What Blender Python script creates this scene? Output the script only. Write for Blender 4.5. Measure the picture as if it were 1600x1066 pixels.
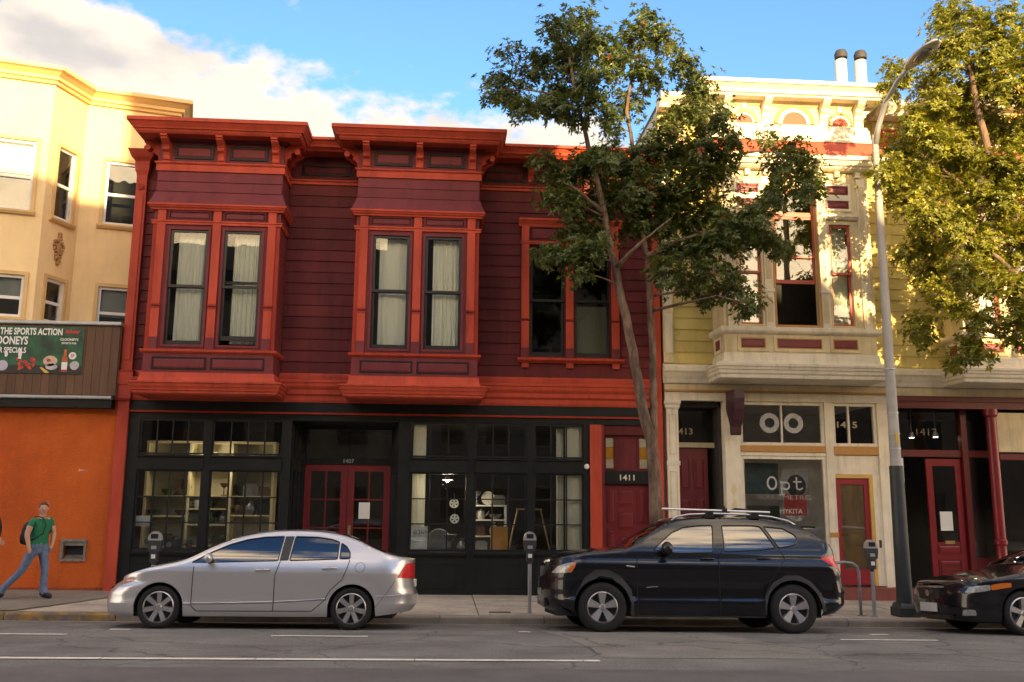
import bpy, bmesh, math, random
from math import sin, cos, pi, radians, sqrt, atan2, hypot
from mathutils import Vector, Matrix
from mathutils.geometry import delaunay_2d_cdt
for o in list(bpy.data.objects): bpy.data.objects.remove(o)
SC = bpy.context.scene
COL = SC.collection
RND = random.Random(11)

# ---------------------------------------------------------------- camera
CAMPOS = Vector((0.0, -18.0, 1.72))
YAW, PITCH, ROLL, FOC = radians(4.2), radians(10.1), radians(0.45), 1440.0
_f = Vector((sin(YAW)*cos(PITCH), cos(YAW)*cos(PITCH), sin(PITCH)))
_r = Vector((cos(YAW), -sin(YAW), 0.0)); _u = _r.cross(_f)
_R = _r*cos(ROLL) + _u*sin(ROLL); _U = _u*cos(ROLL) - _r*sin(ROLL)
cam_d = bpy.data.cameras.new('camera'); cam = bpy.data.objects.new('camera', cam_d); COL.objects.link(cam)
mw = Matrix((( _R.x, _U.x, -_f.x, CAMPOS.x), (_R.y, _U.y, -_f.y, CAMPOS.y), (_R.z, _U.z, -_f.z, CAMPOS.z), (0, 0, 0, 1)))
cam.matrix_world = mw
cam_d.sensor_width = 36.0; cam_d.lens = 36.0*FOC/1600.0
cam_d.clip_start = 0.1; cam_d.clip_end = 3000.0
SC.camera = cam

# ---------------------------------------------------------------- sun and sky
SUN_AZ, SUN_EL = radians(8.0), radians(11.5)      # azimuth to the right of straight behind the camera
to_sun = Vector((sin(SUN_AZ)*cos(SUN_EL), -cos(SUN_AZ)*cos(SUN_EL), sin(SUN_EL)))
sun_d = bpy.data.lights.new('sun', 'SUN'); sun_d.energy = 4.5; sun_d.angle = radians(0.6); sun_d.color = (1.0, 0.70, 0.34)
sun = bpy.data.objects.new('sun', sun_d); COL.objects.link(sun)
sun.rotation_euler = (-to_sun).to_track_quat('-Z', 'Y').to_euler(); sun.location = (20, -60, 40)

W = bpy.data.worlds.new('World'); SC.world = W; W.use_nodes = True
nt = W.node_tree; nt.nodes.clear()
def wn(t, **k):
    n = nt.nodes.new(t)
    for a, b in k.items(): setattr(n, a, b)
    return n
def wm(op, a, b=None, c=None, clamp=False):
    n = nt.nodes.new('ShaderNodeMath'); n.operation = op; n.use_clamp = clamp
    for i, v in enumerate((a, b, c)):
        if v is None: continue
        if isinstance(v, (int, float)): n.inputs[i].default_value = v
        else: nt.links.new(v, n.inputs[i])
    return n.outputs[0]
sky = wn('ShaderNodeTexSky', sky_type='NISHITA', sun_disc=False, sun_elevation=SUN_EL, air_density=1.0, dust_density=0.15, ozone_density=4.0)
sky.sun_rotation = atan2(to_sun.x, to_sun.y)
tc = wn('ShaderNodeTexCoord'); sep = wn('ShaderNodeSeparateXYZ'); nt.links.new(tc.outputs['Generated'], sep.inputs[0])
el = wm('MULTIPLY', wm('ARCSINE', sep.outputs[2]), 57.2958)
az = wm('ARCTAN2', sep.outputs[0], sep.outputs[1])
edge = wm('ADD', wm('MULTIPLY', wm('SINE', wm('ADD', wm('MULTIPLY', az, 3.0), radians(178))), 2.4), 25.2)
def wnoise(scale, detail, rough, off=0.0, sz=1.0):
    mp = wn('ShaderNodeMapping'); mp.inputs['Location'].default_value = (off, off*.7, off*.3); mp.inputs['Scale'].default_value = (1, 1, sz)
    nt.links.new(tc.outputs['Generated'], mp.inputs[0])
    n = wn('ShaderNodeTexNoise'); n.inputs['Scale'].default_value = scale; n.inputs['Detail'].default_value = detail; n.inputs['Roughness'].default_value = rough
    nt.links.new(mp.outputs[0], n.inputs['Vector']); return n.outputs['Fac']
puff = wm('MULTIPLY', wm('SUBTRACT', wnoise(9, 7, .52, 3.1, 1.5), 0.5), 13.0)
wisp = wm('MULTIPLY', wm('SUBTRACT', wnoise(26, 8, .62, 1.4, 2.0), 0.5), 5.0)
diff = wm('SUBTRACT', wm('ADD', wm('ADD', edge, puff), wisp), el)
mask = wn('ShaderNodeMapRange', interpolation_type='SMOOTHSTEP'); mask.inputs[1].default_value = -.7; mask.inputs[2].default_value = 1.6
nt.links.new(diff, mask.inputs[0])
high = wn('ShaderNodeMapRange', interpolation_type='SMOOTHSTEP'); high.inputs[1].default_value = .60; high.inputs[2].default_value = .82; high.inputs[4].default_value = .9
lift = wn('ShaderNodeMapRange', interpolation_type='SMOOTHSTEP'); lift.inputs[1].default_value = 31; lift.inputs[2].default_value = 46; lift.inputs[4].default_value = .17; nt.links.new(el, lift.inputs[0])
nt.links.new(wm('ADD', wnoise(4.2, 9, .6, 7.7, 2.6), lift.outputs[0]), high.inputs[0])
mk = wm('MAXIMUM', mask.outputs[0], high.outputs[0])
shade = wn('ShaderNodeMapRange', interpolation_type='SMOOTHSTEP'); shade.inputs[1].default_value = .50; shade.inputs[2].default_value = .72
nt.links.new(wnoise(7, 5, .5, 5.2, 2.2), shade.inputs[0])
ccol = wn('ShaderNodeMix', data_type='RGBA'); ccol.inputs[6].default_value = (2.95, 2.62, 2.22, 1); ccol.inputs[7].default_value = (2.0, 1.86, 1.76, 1)
nt.links.new(shade.outputs[0], ccol.inputs[0])
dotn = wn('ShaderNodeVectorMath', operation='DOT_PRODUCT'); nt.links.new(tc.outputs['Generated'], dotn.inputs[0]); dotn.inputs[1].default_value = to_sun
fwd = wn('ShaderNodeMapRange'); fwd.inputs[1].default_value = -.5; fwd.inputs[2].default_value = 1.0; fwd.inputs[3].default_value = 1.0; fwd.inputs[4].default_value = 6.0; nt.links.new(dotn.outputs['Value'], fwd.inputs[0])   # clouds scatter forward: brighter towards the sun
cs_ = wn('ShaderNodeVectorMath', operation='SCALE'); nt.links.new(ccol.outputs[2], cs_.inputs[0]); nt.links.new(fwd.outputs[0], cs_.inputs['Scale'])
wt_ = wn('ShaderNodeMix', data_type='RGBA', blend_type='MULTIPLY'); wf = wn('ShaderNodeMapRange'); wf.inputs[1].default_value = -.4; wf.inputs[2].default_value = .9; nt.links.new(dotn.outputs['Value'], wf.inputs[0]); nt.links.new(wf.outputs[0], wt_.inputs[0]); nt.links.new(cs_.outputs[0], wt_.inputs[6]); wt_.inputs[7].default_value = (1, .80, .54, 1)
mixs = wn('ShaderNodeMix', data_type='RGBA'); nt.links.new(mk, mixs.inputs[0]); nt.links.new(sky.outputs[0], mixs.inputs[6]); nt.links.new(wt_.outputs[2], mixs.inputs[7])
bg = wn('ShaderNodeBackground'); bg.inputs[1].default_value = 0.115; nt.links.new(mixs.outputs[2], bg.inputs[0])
wo = wn('ShaderNodeOutputWorld'); nt.links.new(bg.outputs[0], wo.inputs[0])
vs = SC.view_settings; vs.view_transform = 'Standard'; vs.look = 'None'; vs.gamma = 1.0; vs.exposure = 1.78; vs.use_curve_mapping = False

# ---------------------------------------------------------------- materials
MATS = {}
def mat(name, col, rough=.6, var=.15, scale=3.0, bump=0.0, bscale=40.0, metal=0.0, coat=0.0, spec=.5, objvar=.0, col2=None, streak=0.0, emit=None, c2lo=.45, c2hi=.65, c2scale=None, grime=0.0):
    if name in MATS: return MATS[name]
    m = bpy.data.materials.new(name); m.use_nodes = True; t = m.node_tree; N = t.nodes; L = t.links
    p = N['Principled BSDF']; p.inputs['Roughness'].default_value = rough; p.inputs['Metallic'].default_value = metal
    p.inputs['Coat Weight'].default_value = coat; p.inputs['Coat Roughness'].default_value = .04; p.inputs['Specular IOR Level'].default_value = spec
    g = N.new('ShaderNodeNewGeometry')
    n1 = N.new('ShaderNodeTexNoise'); n1.inputs['Scale'].default_value = scale; n1.inputs['Detail'].default_value = 6; n1.inputs['Roughness'].default_value = .6
    mp = N.new('ShaderNodeMapping'); L.new(g.outputs['Position'], mp.inputs[0])
    if streak: mp.inputs['Scale'].default_value = (1, 1, streak)
    L.new(mp.outputs[0], n1.inputs['Vector'])
    val = N.new('ShaderNodeMapRange'); val.inputs[1].default_value = .3; val.inputs[2].default_value = .7; val.inputs[3].default_value = 1-var; val.inputs[4].default_value = 1+var
    L.new(n1.outputs['Fac'], val.inputs[0])
    v = val.outputs[0]
    if objvar:
        oi = N.new('ShaderNodeObjectInfo'); mr = N.new('ShaderNodeMapRange'); mr.inputs[3].default_value = 1-objvar; mr.inputs[4].default_value = 1+objvar
        L.new(oi.outputs['Random'], mr.inputs[0]); mu = N.new('ShaderNodeMath'); mu.operation = 'MULTIPLY'; L.new(v, mu.inputs[0]); L.new(mr.outputs[0], mu.inputs[1]); v = mu.outputs[0]
    if grime:                                             # dirt that has run down the paint, in streaks of its own
        gm_ = N.new('ShaderNodeMapping'); gm_.inputs['Scale'].default_value = (1, 1, .12); L.new(g.outputs['Position'], gm_.inputs[0])
        gn = N.new('ShaderNodeTexNoise'); gn.inputs['Scale'].default_value = 5.5; gn.inputs['Detail'].default_value = 9; gn.inputs['Roughness'].default_value = .72; L.new(gm_.outputs[0], gn.inputs['Vector'])
        gr_ = N.new('ShaderNodeMapRange'); gr_.inputs[1].default_value = .50; gr_.inputs[2].default_value = .72; gr_.inputs[3].default_value = 1.0; gr_.inputs[4].default_value = 1-grime; L.new(gn.outputs['Fac'], gr_.inputs[0])
        gu = N.new('ShaderNodeMath'); gu.operation = 'MULTIPLY'; L.new(v, gu.inputs[0]); L.new(gr_.outputs[0], gu.inputs[1]); v = gu.outputs[0]
    base = None
    if col2:
        n2 = N.new('ShaderNodeTexNoise'); n2.inputs['Scale'].default_value = c2scale or scale*.45; n2.inputs['Detail'].default_value = 8; n2.inputs['Roughness'].default_value = .65
        L.new(mp.outputs[0], n2.inputs['Vector'])
        r2 = N.new('ShaderNodeMapRange'); r2.inputs[1].default_value = c2lo; r2.inputs[2].default_value = c2hi; L.new(n2.outputs['Fac'], r2.inputs[0])
        mx = N.new('ShaderNodeMix'); mx.data_type = 'RGBA'; mx.inputs[6].default_value = (*col, 1); mx.inputs[7].default_value = (*col2, 1); L.new(r2.outputs[0], mx.inputs[0]); base = mx.outputs[2]
    vm = N.new('ShaderNodeVectorMath'); vm.operation = 'SCALE'
    if base: L.new(base, vm.inputs[0])
    else: vm.inputs[0].default_value = col
    L.new(v, vm.inputs['Scale']); L.new(vm.outputs[0], p.inputs['Base Color'])
    if bump:
        n3 = N.new('ShaderNodeTexNoise'); n3.inputs['Scale'].default_value = bscale; n3.inputs['Detail'].default_value = 5; L.new(mp.outputs[0], n3.inputs['Vector'])
        b = N.new('ShaderNodeBump'); b.inputs['Strength'].default_value = bump; b.inputs['Distance'].default_value = .02; L.new(n3.outputs['Fac'], b.inputs['Height']); L.new(b.outputs[0], p.inputs['Normal'])
    if emit: p.inputs['Emission Color'].default_value = (*emit[:3], 1); p.inputs['Emission Strength'].default_value = emit[3]
    MATS[name] = m; return m
def glass(name, tint=(1, 1, 1), refl=.07, rough=.0, wav=.0, k=1.6):
    if name in MATS: return MATS[name]
    m = bpy.data.materials.new(name); m.use_nodes = True; t = m.node_tree; N = t.nodes; L = t.links; N.clear()
    tr = N.new('ShaderNodeBsdfTransparent'); tr.inputs[0].default_value = (*tint, 1)
    gl = N.new('ShaderNodeBsdfGlossy'); gl.inputs['Roughness'].default_value = rough; gl.inputs[0].default_value = (.95, .97, 1, 1)
    fr = N.new('ShaderNodeFresnel'); fr.inputs[0].default_value = 1.5
    ad = N.new('ShaderNodeMath'); ad.operation = 'MULTIPLY_ADD'; ad.inputs[1].default_value = k; ad.inputs[2].default_value = refl; ad.use_clamp = True; L.new(fr.outputs[0], ad.inputs[0])
    if wav:
        g = N.new('ShaderNodeNewGeometry'); nz = N.new('ShaderNodeTexNoise'); nz.inputs['Scale'].default_value = 2.2; nz.inputs['Detail'].default_value = 1; L.new(g.outputs['Position'], nz.inputs['Vector'])
        b = N.new('ShaderNodeBump'); b.inputs['Strength'].default_value = wav; b.inputs['Distance'].default_value = .02; L.new(nz.outputs['Fac'], b.inputs['Height']); L.new(b.outputs[0], gl.inputs['Normal'])
    mx = N.new('ShaderNodeMixShader'); L.new(ad.outputs[0], mx.inputs[0]); L.new(tr.outputs[0], mx.inputs[1]); L.new(gl.outputs[0], mx.inputs[2])
    o = N.new('ShaderNodeOutputMaterial'); L.new(mx.outputs[0], o.inputs[0]); MATS[name] = m; return m
def cloth(name, col, trans=.4):
    if name in MATS: return MATS[name]
    m = bpy.data.materials.new(name); m.use_nodes = True; t = m.node_tree; N = t.nodes; L = t.links; N.clear()
    d = N.new('ShaderNodeBsdfDiffuse'); d.inputs[0].default_value = (*col, 1); s = N.new('ShaderNodeBsdfTranslucent'); s.inputs[0].default_value = (*col, 1)
    mx = N.new('ShaderNodeMixShader'); mx.inputs[0].default_value = trans; L.new(d.outputs[0], mx.inputs[1]); L.new(s.outputs[0], mx.inputs[2])
    o = N.new('ShaderNodeOutputMaterial'); L.new(mx.outputs[0], o.inputs[0]); MATS[name] = m; return m
TRIM = mat('orange_red_paint', (.46, .070, .037), .6, .15, 2.0, .10, 60, objvar=.07, col2=(.36, .054, .030), streak=.35, spec=.18, grime=.35)
TRIMD = mat('dark_red_paint', (.30, .034, .018), .6, .15, 2.0, .05, 60, objvar=.05, spec=.18, grime=.35)
MAROON = mat('maroon_paint', (.122, .0245, .0255), .62, .17, 1.6, .14, 50, objvar=.14, col2=(.092, .0175, .019), streak=.5, spec=.15, grime=.4)
MAROONP = mat('plum_paint', (.155, .034, .039), .6, .14, 3, .10, 50, objvar=.08, spec=.16, grime=.3)
DARKP = mat('black_green_paint', (.0105, .012, .0115), .5, .25, 3, .05, 50, objvar=.10, spec=.25, grime=.3)
BLK = mat('black_sash_paint', (.007, .0085, .009), .4, .2, 4)
DOORR = mat('door_maroon_paint', (.17, .014, .018), .4, .12, 3, .05, 40)
GLASS = glass('window_glass', (.95, .97, .95), .0, 0, .05, 1.0)
GLASSD = glass('shop_glass', (.95, .97, .96), .0, 0, .03, .8)
SKYGL = glass('old_sash_glass', (.8, .83, .82), .045, 0, .12, 1.2)
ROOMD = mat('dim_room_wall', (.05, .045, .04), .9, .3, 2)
CURT = cloth('net_curtain_cloth', (.95, .94, .84), .04)
SHADE = cloth('window_shade_cloth', (.26, .27, .22), .1)
CREAM = mat('cream_paint', (.66, .56, .34), .6, .12, 2.5, .05, 50, objvar=.05, col2=(.56, .46, .28), spec=.2, grime=.28)
CREAMW = mat('ivory_trim_paint', (.73, .67, .52), .6, .10, 2.5, .05, 50, objvar=.04, spec=.2, grime=.28)
YELLOW = mat('yellow_siding_paint', (.63, .53, .19), .65, .1, 2, .06, 60, objvar=.06, col2=(.56, .47, .17), spec=.2, grime=.2)
GOLD = mat('ochre_line_paint', (.44, .22, .05), .5, .12, 3)
VRED = mat('brick_red_panel_paint', (.42, .07, .035), .6, .15, 3)
VMAR = mat('maroon_panel_paint', (.17, .025, .025), .5, .15, 3)
STUCCO = mat('yellow_stucco', (.82, .62, .32), .85, .07, 1.2, .25, 90, col2=(.77, .57, .28), grime=.10)
STUCT = mat('ochre_stucco_trim', (.62, .42, .18), .8, .12, 2, .1, 60)
ORANGE = mat('orange_stucco', (.52, .112, .022), .85, .12, 1.5, 1.0, 30, col2=(.46, .090, .020), spec=.15, grime=.12)
WOOD = mat('brown_plank_wood', (.105, .052, .024), .7, .25, 5, .15, 30, objvar=.16, streak=.15)
WHITE = mat('white_paint', (.72, .71, .66), .5, .08, 4)
METAL = mat('galvanised_metal', (.42, .43, .43), .45, .15, 5, .03, 60, metal=.5)
CONC = mat('concrete_paving', (.42, .37, .30), .85, .16, 2.4, .25, 70, objvar=.07, col2=(.33, .29, .235))
# ---------------------------------------------------------------- helpers
def mesh_obj(name, V, Fc, m=None, parent=None, smooth=False):
    me = bpy.data.meshes.new(name); me.from_pydata([tuple(v) for v in V], [], Fc)
    if m:
        for k in (m if isinstance(m, (list, tuple)) else [m]): me.materials.append(k)
    if smooth: me.polygons.foreach_set('use_smooth', [True]*len(me.polygons))
    me.update(); o = bpy.data.objects.new(name, me); COL.objects.link(o)
    if parent: attach(o, parent)
    return o
ROOTLOC = {}
def world_of(o):
    m = o.matrix_basis.copy()
    if o.parent: m = world_of(o.parent) @ o.matrix_parent_inverse @ m
    return m
def attach(o, parent):
    o.parent = parent
    if not parent.get('_local'): o.matrix_parent_inverse = world_of(parent).inverted()
def tag(o, label, cat, group=None, kind=None):
    if label: o['label'] = label
    if cat: o['category'] = cat
    if group: o['group'] = group
    if kind: o['kind'] = kind
    return o
def thing(name, label, cat, loc=(0, 0, 0), group=None, local=False):
    o = bpy.data.objects.new(name, None); o.empty_display_size = .2; COL.objects.link(o); o.location = loc
    if local: o['_local'] = 1
    return tag(o, label, cat, group)
def copy_thing(o, loc, label=None, rotz=None):
    def cp(s, par):
        c = s.copy(); COL.objects.link(c)
        if par: c.parent = par
        for ch in s.children: cp(ch, c)
        return c
    c = cp(o, None); c.location = loc
    if rotz is not None: c.rotation_euler[2] = rotz
    if label: c['label'] = label
    return c
class MB:
    def __init__(s): s.v = []; s.f = []
    def add(s, V, Fc):
        n = len(s.v); s.v += [tuple(v) for v in V]; s.f += [tuple(i+n for i in f) for f in Fc]; return s
    def box(s, x0, x1, y0, y1, z0, z1):
        if x0 > x1: x0, x1 = x1, x0
        if y0 > y1: y0, y1 = y1, y0
        if z0 > z1: z0, z1 = z1, z0
        return s.add([(x0,y0,z0),(x1,y0,z0),(x1,y1,z0),(x0,y1,z0),(x0,y0,z1),(x1,y0,z1),(x1,y1,z1),(x0,y1,z1)],
                     [(0,3,2,1),(4,5,6,7),(0,1,5,4),(1,2,6,5),(2,3,7,6),(3,0,4,7)])
    def frame(s, x0, x1, z0, z1, w, y0, y1, wb=None, wt=None):
        wb = wb or w; wt = wt or w
        s.box(x0, x0+w, y0, y1, z0, z1); s.box(x1-w, x1, y0, y1, z0, z1)
        s.box(x0+w, x1-w, y0, y1, z0, z0+wb); return s.box(x0+w, x1-w, y0, y1, z1-wt, z1)
    def sweep_x(s, prof, x0, x1):
        n = len(prof); V = [(x0, y, z) for y, z in prof] + [(x1, y, z) for y, z in prof]
        return s.add(V, [(i, (i+1) % n, n+(i+1) % n, n+i) for i in range(n)] + [tuple(range(n-1, -1, -1)), tuple(range(n, 2*n))])
    def prism_y(s, poly, y0, y1):
        n = len(poly); V = [(x, y0, z) for x, z in poly] + [(x, y1, z) for x, z in poly]
        return s.add(V, [(i, (i+1) % n, n+(i+1) % n, n+i) for i in range(n)] + [tuple(range(n-1, -1, -1)), tuple(range(n, 2*n))])
    def prism_z(s, poly, z0, z1):
        n = len(poly); V = [(x, y, z0) for x, y in poly] + [(x, y, z1) for x, y in poly]
        return s.add(V, [(i, (i+1) % n, n+(i+1) % n, n+i) for i in range(n)] + [tuple(range(n-1, -1, -1)), tuple(range(n, 2*n))])
    def mould(s, x0, x1, yf, yb, lv):
        """moulding that wraps left, front and right of a block; lv = [(z, out)] from the bottom up"""
        V = []; Fc = []
        for z, o in lv: V += [(x0-o, yb, z), (x0-o, yf-o, z), (x1+o, yf-o, z), (x1+o, yb, z)]
        for i in range(len(lv)-1):
            a = 4*i; b = a+4
            for j in range(4): Fc.append((a+j, a+(j+1) % 4, b+(j+1) % 4, b+j))
        Fc.append((3, 2, 1, 0)); e = 4*(len(lv)-1); Fc.append((e, e+1, e+2, e+3))
        return s.add(V, Fc)
    def tube(s, path, r, n=8, cap=True):
        P = [Vector(p) for p in path]; R_ = r if isinstance(r, (list, tuple)) else [r]*len(P); V = []; Fc = []
        prev = None
        for i, p in enumerate(P):
            d = (P[min(i+1, len(P)-1)] - P[max(i-1, 0)]).normalized()
            a = prev if prev else (Vector((0, 0, 1)) if abs(d.z) < .9 else Vector((1, 0, 0)))
            a = (a - d*a.dot(d)).normalized(); prev = a; b = d.cross(a)
            V += [tuple(p + (a*cos(2*pi*k/n) + b*sin(2*pi*k/n))*R_[i]) for k in range(n)]
        for i in range(len(P)-1):
            for k in range(n): Fc.append((i*n+k, i*n+(k+1) % n, (i+1)*n+(k+1) % n, (i+1)*n+k))
        if cap: Fc.append(tuple(range(n-1, -1, -1))); Fc.append(tuple(range((len(P)-1)*n, len(P)*n)))
        return s.add(V, Fc)
    def lathe(s, prof, n=20, c=(0, 0, 0), axis='z', a0=0, a1=2*pi):
        V = []; Fc = []; full = abs(a1-a0-2*pi) < 1e-6; m_ = n if full else n+1
        for r, h in prof:
            for k in range(m_):
                t = a0+(a1-a0)*k/n; q = (r*cos(t), r*sin(t))
                p = {'z': (q[0], q[1], h), 'y': (q[0], h, q[1]), 'x': (h, q[0], q[1])}[axis]
                V.append((p[0]+c[0], p[1]+c[1], p[2]+c[2]))
        for i in range(len(prof)-1):
            for k in range(n if not full else m_):
                k2 = (k+1) % m_; Fc.append((i*m_+k, i*m_+k2, (i+1)*m_+k2, (i+1)*m_+k))
        return s.add(V, Fc)
    def ball(s, c, r, n=12):
        rx, ry, rz = r if isinstance(r, (tuple, list)) else (r, r, r)
        V = []; Fc = []
        for i in range(n//2+1):
            t = pi*i/(n//2)
            for k in range(n): V.append((c[0]+rx*sin(t)*cos(2*pi*k/n), c[1]+ry*sin(t)*sin(2*pi*k/n), c[2]+rz*cos(t)))
        for i in range(n//2):
            for k in range(n): Fc.append((i*n+k, (i+1)*n+k, (i+1)*n+(k+1) % n, i*n+(k+1) % n))
        return s.add(V, Fc)
    def grid_wall(s, x0, x1, z0, z1, y0, y1, holes):
        xs = sorted({x0, x1, *[h[0] for h in holes], *[h[1] for h in holes]}); zs = sorted({z0, z1, *[h[2] for h in holes], *[h[3] for h in holes]})
        xs = [x for x in xs if x0 <= x <= x1]; zs = [z for z in zs if z0 <= z <= z1]
        def solid(i, j):
            if i < 0 or j < 0 or i >= len(xs)-1 or j >= len(zs)-1: return False
            x = (xs[i]+xs[i+1])/2; z = (zs[j]+zs[j+1])/2
            return not any(h[0] < x < h[1] and h[2] < z < h[3] for h in holes)
        for i in range(len(xs)-1):
            for j in range(len(zs)-1):
                if not solid(i, j): continue
                a, b, c, d = xs[i], xs[i+1], zs[j], zs[j+1]
                s.add([(a,y0,c),(b,y0,c),(b,y0,d),(a,y0,d)], [(0,1,2,3)]); s.add([(a,y1,c),(b,y1,c),(b,y1,d),(a,y1,d)], [(3,2,1,0)])
                if not solid(i-1, j): s.add([(a,y0,c),(a,y0,d),(a,y1,d),(a,y1,c)], [(0,1,2,3)])
                if not solid(i+1, j): s.add([(b,y0,c),(b,y0,d),(b,y1,d),(b,y1,c)], [(3,2,1,0)])
                if not solid(i, j-1): s.add([(a,y0,c),(b,y0,c),(b,y1,c),(a,y1,c)], [(3,2,1,0)])
                if not solid(i, j+1): s.add([(a,y0,d),(b,y0,d),(b,y1,d),(a,y1,d)], [(0,1,2,3)])
        return s
    def xf(s, M):
        s.v = [tuple(M @ Vector(v)) for v in s.v]; return s
    def obj(s, name, m, parent=None, smooth=False):
        o = mesh_obj(name, s.v, s.f, m, parent, smooth)
        bm = bmesh.new(); bm.from_mesh(o.data); bmesh.ops.recalc_face_normals(bm, faces=bm.faces[:]); bm.to_mesh(o.data); bm.free()
        return o
def bx(name, m, parent, *a, **k): return MB().box(*a).obj(name, m, parent)
def smooth_by_angle(o, ang=35):
    me = o.data; me.polygons.foreach_set('use_smooth', [True]*len(me.polygons))
    bm = bmesh.new(); bm.from_mesh(me)
    for e in bm.edges:
        e.smooth = not (len(e.link_faces) == 2 and e.calc_face_angle(0) > radians(ang))
    bm.to_mesh(me); bm.free(); return o
def text_obj(name, body, m, x, y, z, h, w=None, parent=None, rotz=0.0, align='CENTER', shear=0.0, bold=0.0, thick=.003, spacing=1.0):
    c = bpy.data.curves.new(name, 'FONT'); c.body = body; c.size = 1.0; c.align_x = align; c.extrude = 0; c.shear = shear; c.offset = bold; c.space_character = spacing; c.resolution_u = 3
    t = bpy.data.objects.new(name, c); COL.objects.link(t); bpy.context.view_layer.update()
    me = bpy.data.meshes.new_from_object(t.evaluated_get(bpy.context.evaluated_depsgraph_get())); bpy.data.objects.remove(t)
    xs = [v.co.x for v in me.vertices]; ys = [v.co.y for v in me.vertices]
    sy = h/(max(ys)-min(ys)); sx = (w/(max(xs)-min(xs))) if w else sy; y0 = min(ys)
    for v in me.vertices: v.co = (v.co.x*sx, -thick, (v.co.y-y0)*sy)
    me.materials.clear(); me.materials.append(m); me.name = name
    o = bpy.data.objects.new(name, me); COL.objects.link(o); o.location = (x, y, z); o.rotation_euler = (0, 0, rotz)
    if parent: attach(o, parent)
    return o

# ---------------------------------------------------------------- ground: the street falls gently to the right
GRAD = -0.009
PROF = [(-60, .10), (-15.6, .10), (-13, .16), (-11, .19), (-9, .17), (-8, .145), (-6.5, .105), (-5.3, .07), (-4.4, .01), (-3.8, -.035), (-3.42, -.065)]
def lerp_tab(T, x):
    if x <= T[0][0]: return T[0][1]
    for (a, b), (c, d) in zip(T, T[1:]):
        if x <= c: return b + (d-b)*(x-a)/(c-a)
    return T[-1][1]
def gz(X, Y):
    if Y > -3.42: return .05 + GRAD*X
    return lerp_tab(PROF, Y) + GRAD*X
ASPH = mat('asphalt', (.186, .179, .166), .85, .20, 1.1, .55, 160, col2=(.155, .149, .139), streak=1)
ASPH2 = mat('worn_asphalt', (.225, .210, .185), .85, .14, 1.3, .5, 160, col2=(.185, .172, .152))
PAINT = mat('worn_road_paint', (.70, .66, .56), .7, .2, 6, .1, 90, col2=(.42, .39, .33), c2scale=9, c2lo=.52, c2hi=.7)
def wear(m, crack=.85, stain=.5):
    """cracks, oil stains and tyre tracks of an old road surface"""
    t = m.node_tree; N = t.nodes; L = t.links; p = N['Principled BSDF']; src = p.inputs['Base Color'].links[0].from_socket
    g_ = N.new('ShaderNodeNewGeometry'); nz = N.new('ShaderNodeTexNoise'); nz.inputs['Scale'].default_value = 1.6; nz.inputs['Detail'].default_value = 5; L.new(g_.outputs['Position'], nz.inputs['Vector'])
    ad = N.new('ShaderNodeVectorMath'); ad.operation = 'MULTIPLY_ADD'; ad.inputs[1].default_value = (.9, .9, 0); L.new(nz.outputs['Color'], ad.inputs[0]); L.new(g_.outputs['Position'], ad.inputs[2])
    v = N.new('ShaderNodeTexVoronoi'); v.feature = 'DISTANCE_TO_EDGE'; v.inputs['Scale'].default_value = .42; L.new(ad.outputs[0], v.inputs['Vector'])
    r = N.new('ShaderNodeMapRange'); r.inputs[1].default_value = .0; r.inputs[2].default_value = .012; r.inputs[3].default_value = 1-crack*.6; r.inputs[4].default_value = 1; L.new(v.outputs['Distance'], r.inputs[0])
    n2 = N.new('ShaderNodeTexNoise'); n2.inputs['Scale'].default_value = .9; n2.inputs['Detail'].default_value = 8; n2.inputs['Roughness'].default_value = .7; mp = N.new('ShaderNodeMapping'); mp.inputs['Scale'].default_value = (.35, 1.3, 1); L.new(g_.outputs['Position'], mp.inputs[0]); L.new(mp.outputs[0], n2.inputs['Vector'])
    r2 = N.new('ShaderNodeMapRange'); r2.inputs[1].default_value = .50; r2.inputs[2].default_value = .70; r2.inputs[3].default_value = 1.0; r2.inputs[4].default_value = 1-stain; L.new(n2.outputs['Fac'], r2.inputs[0])
    n3 = N.new('ShaderNodeTexNoise'); n3.inputs['Scale'].default_value = 55; n3.inputs['Detail'].default_value = 3; L.new(g_.outputs['Position'], n3.inputs['Vector'])
    r3 = N.new('ShaderNodeMapRange'); r3.inputs[1].default_value = .3; r3.inputs[2].default_value = .7; r3.inputs[3].default_value = .72; r3.inputs[4].default_value = 1.28; L.new(n3.outputs['Fac'], r3.inputs[0])
    m1 = N.new('ShaderNodeMath'); m1.operation = 'MULTIPLY'; L.new(r.outputs[0], m1.inputs[0]); L.new(r2.outputs[0], m1.inputs[1]); m2 = N.new('ShaderNodeMath'); m2.operation = 'MULTIPLY'; L.new(m1.outputs[0], m2.inputs[0]); L.new(r3.outputs[0], m2.inputs[1])
    vm = N.new('ShaderNodeVectorMath'); vm.operation = 'SCALE'; L.new(src, vm.inputs[0]); L.new(m2.outputs[0], vm.inputs['Scale']); L.new(vm.outputs[0], p.inputs['Base Color'])
wear(ASPH); wear(ASPH2, .9, .35); wear(CONC, .25, .35)
g = MB().box(-400, 400, -400, 400, -1.6, -1.5)
tag(g.obj('ground', mat('dry_earth', (.12, .11, .09), .9)), 'bare ground sheet under the whole street', None, kind='structure')
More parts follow.
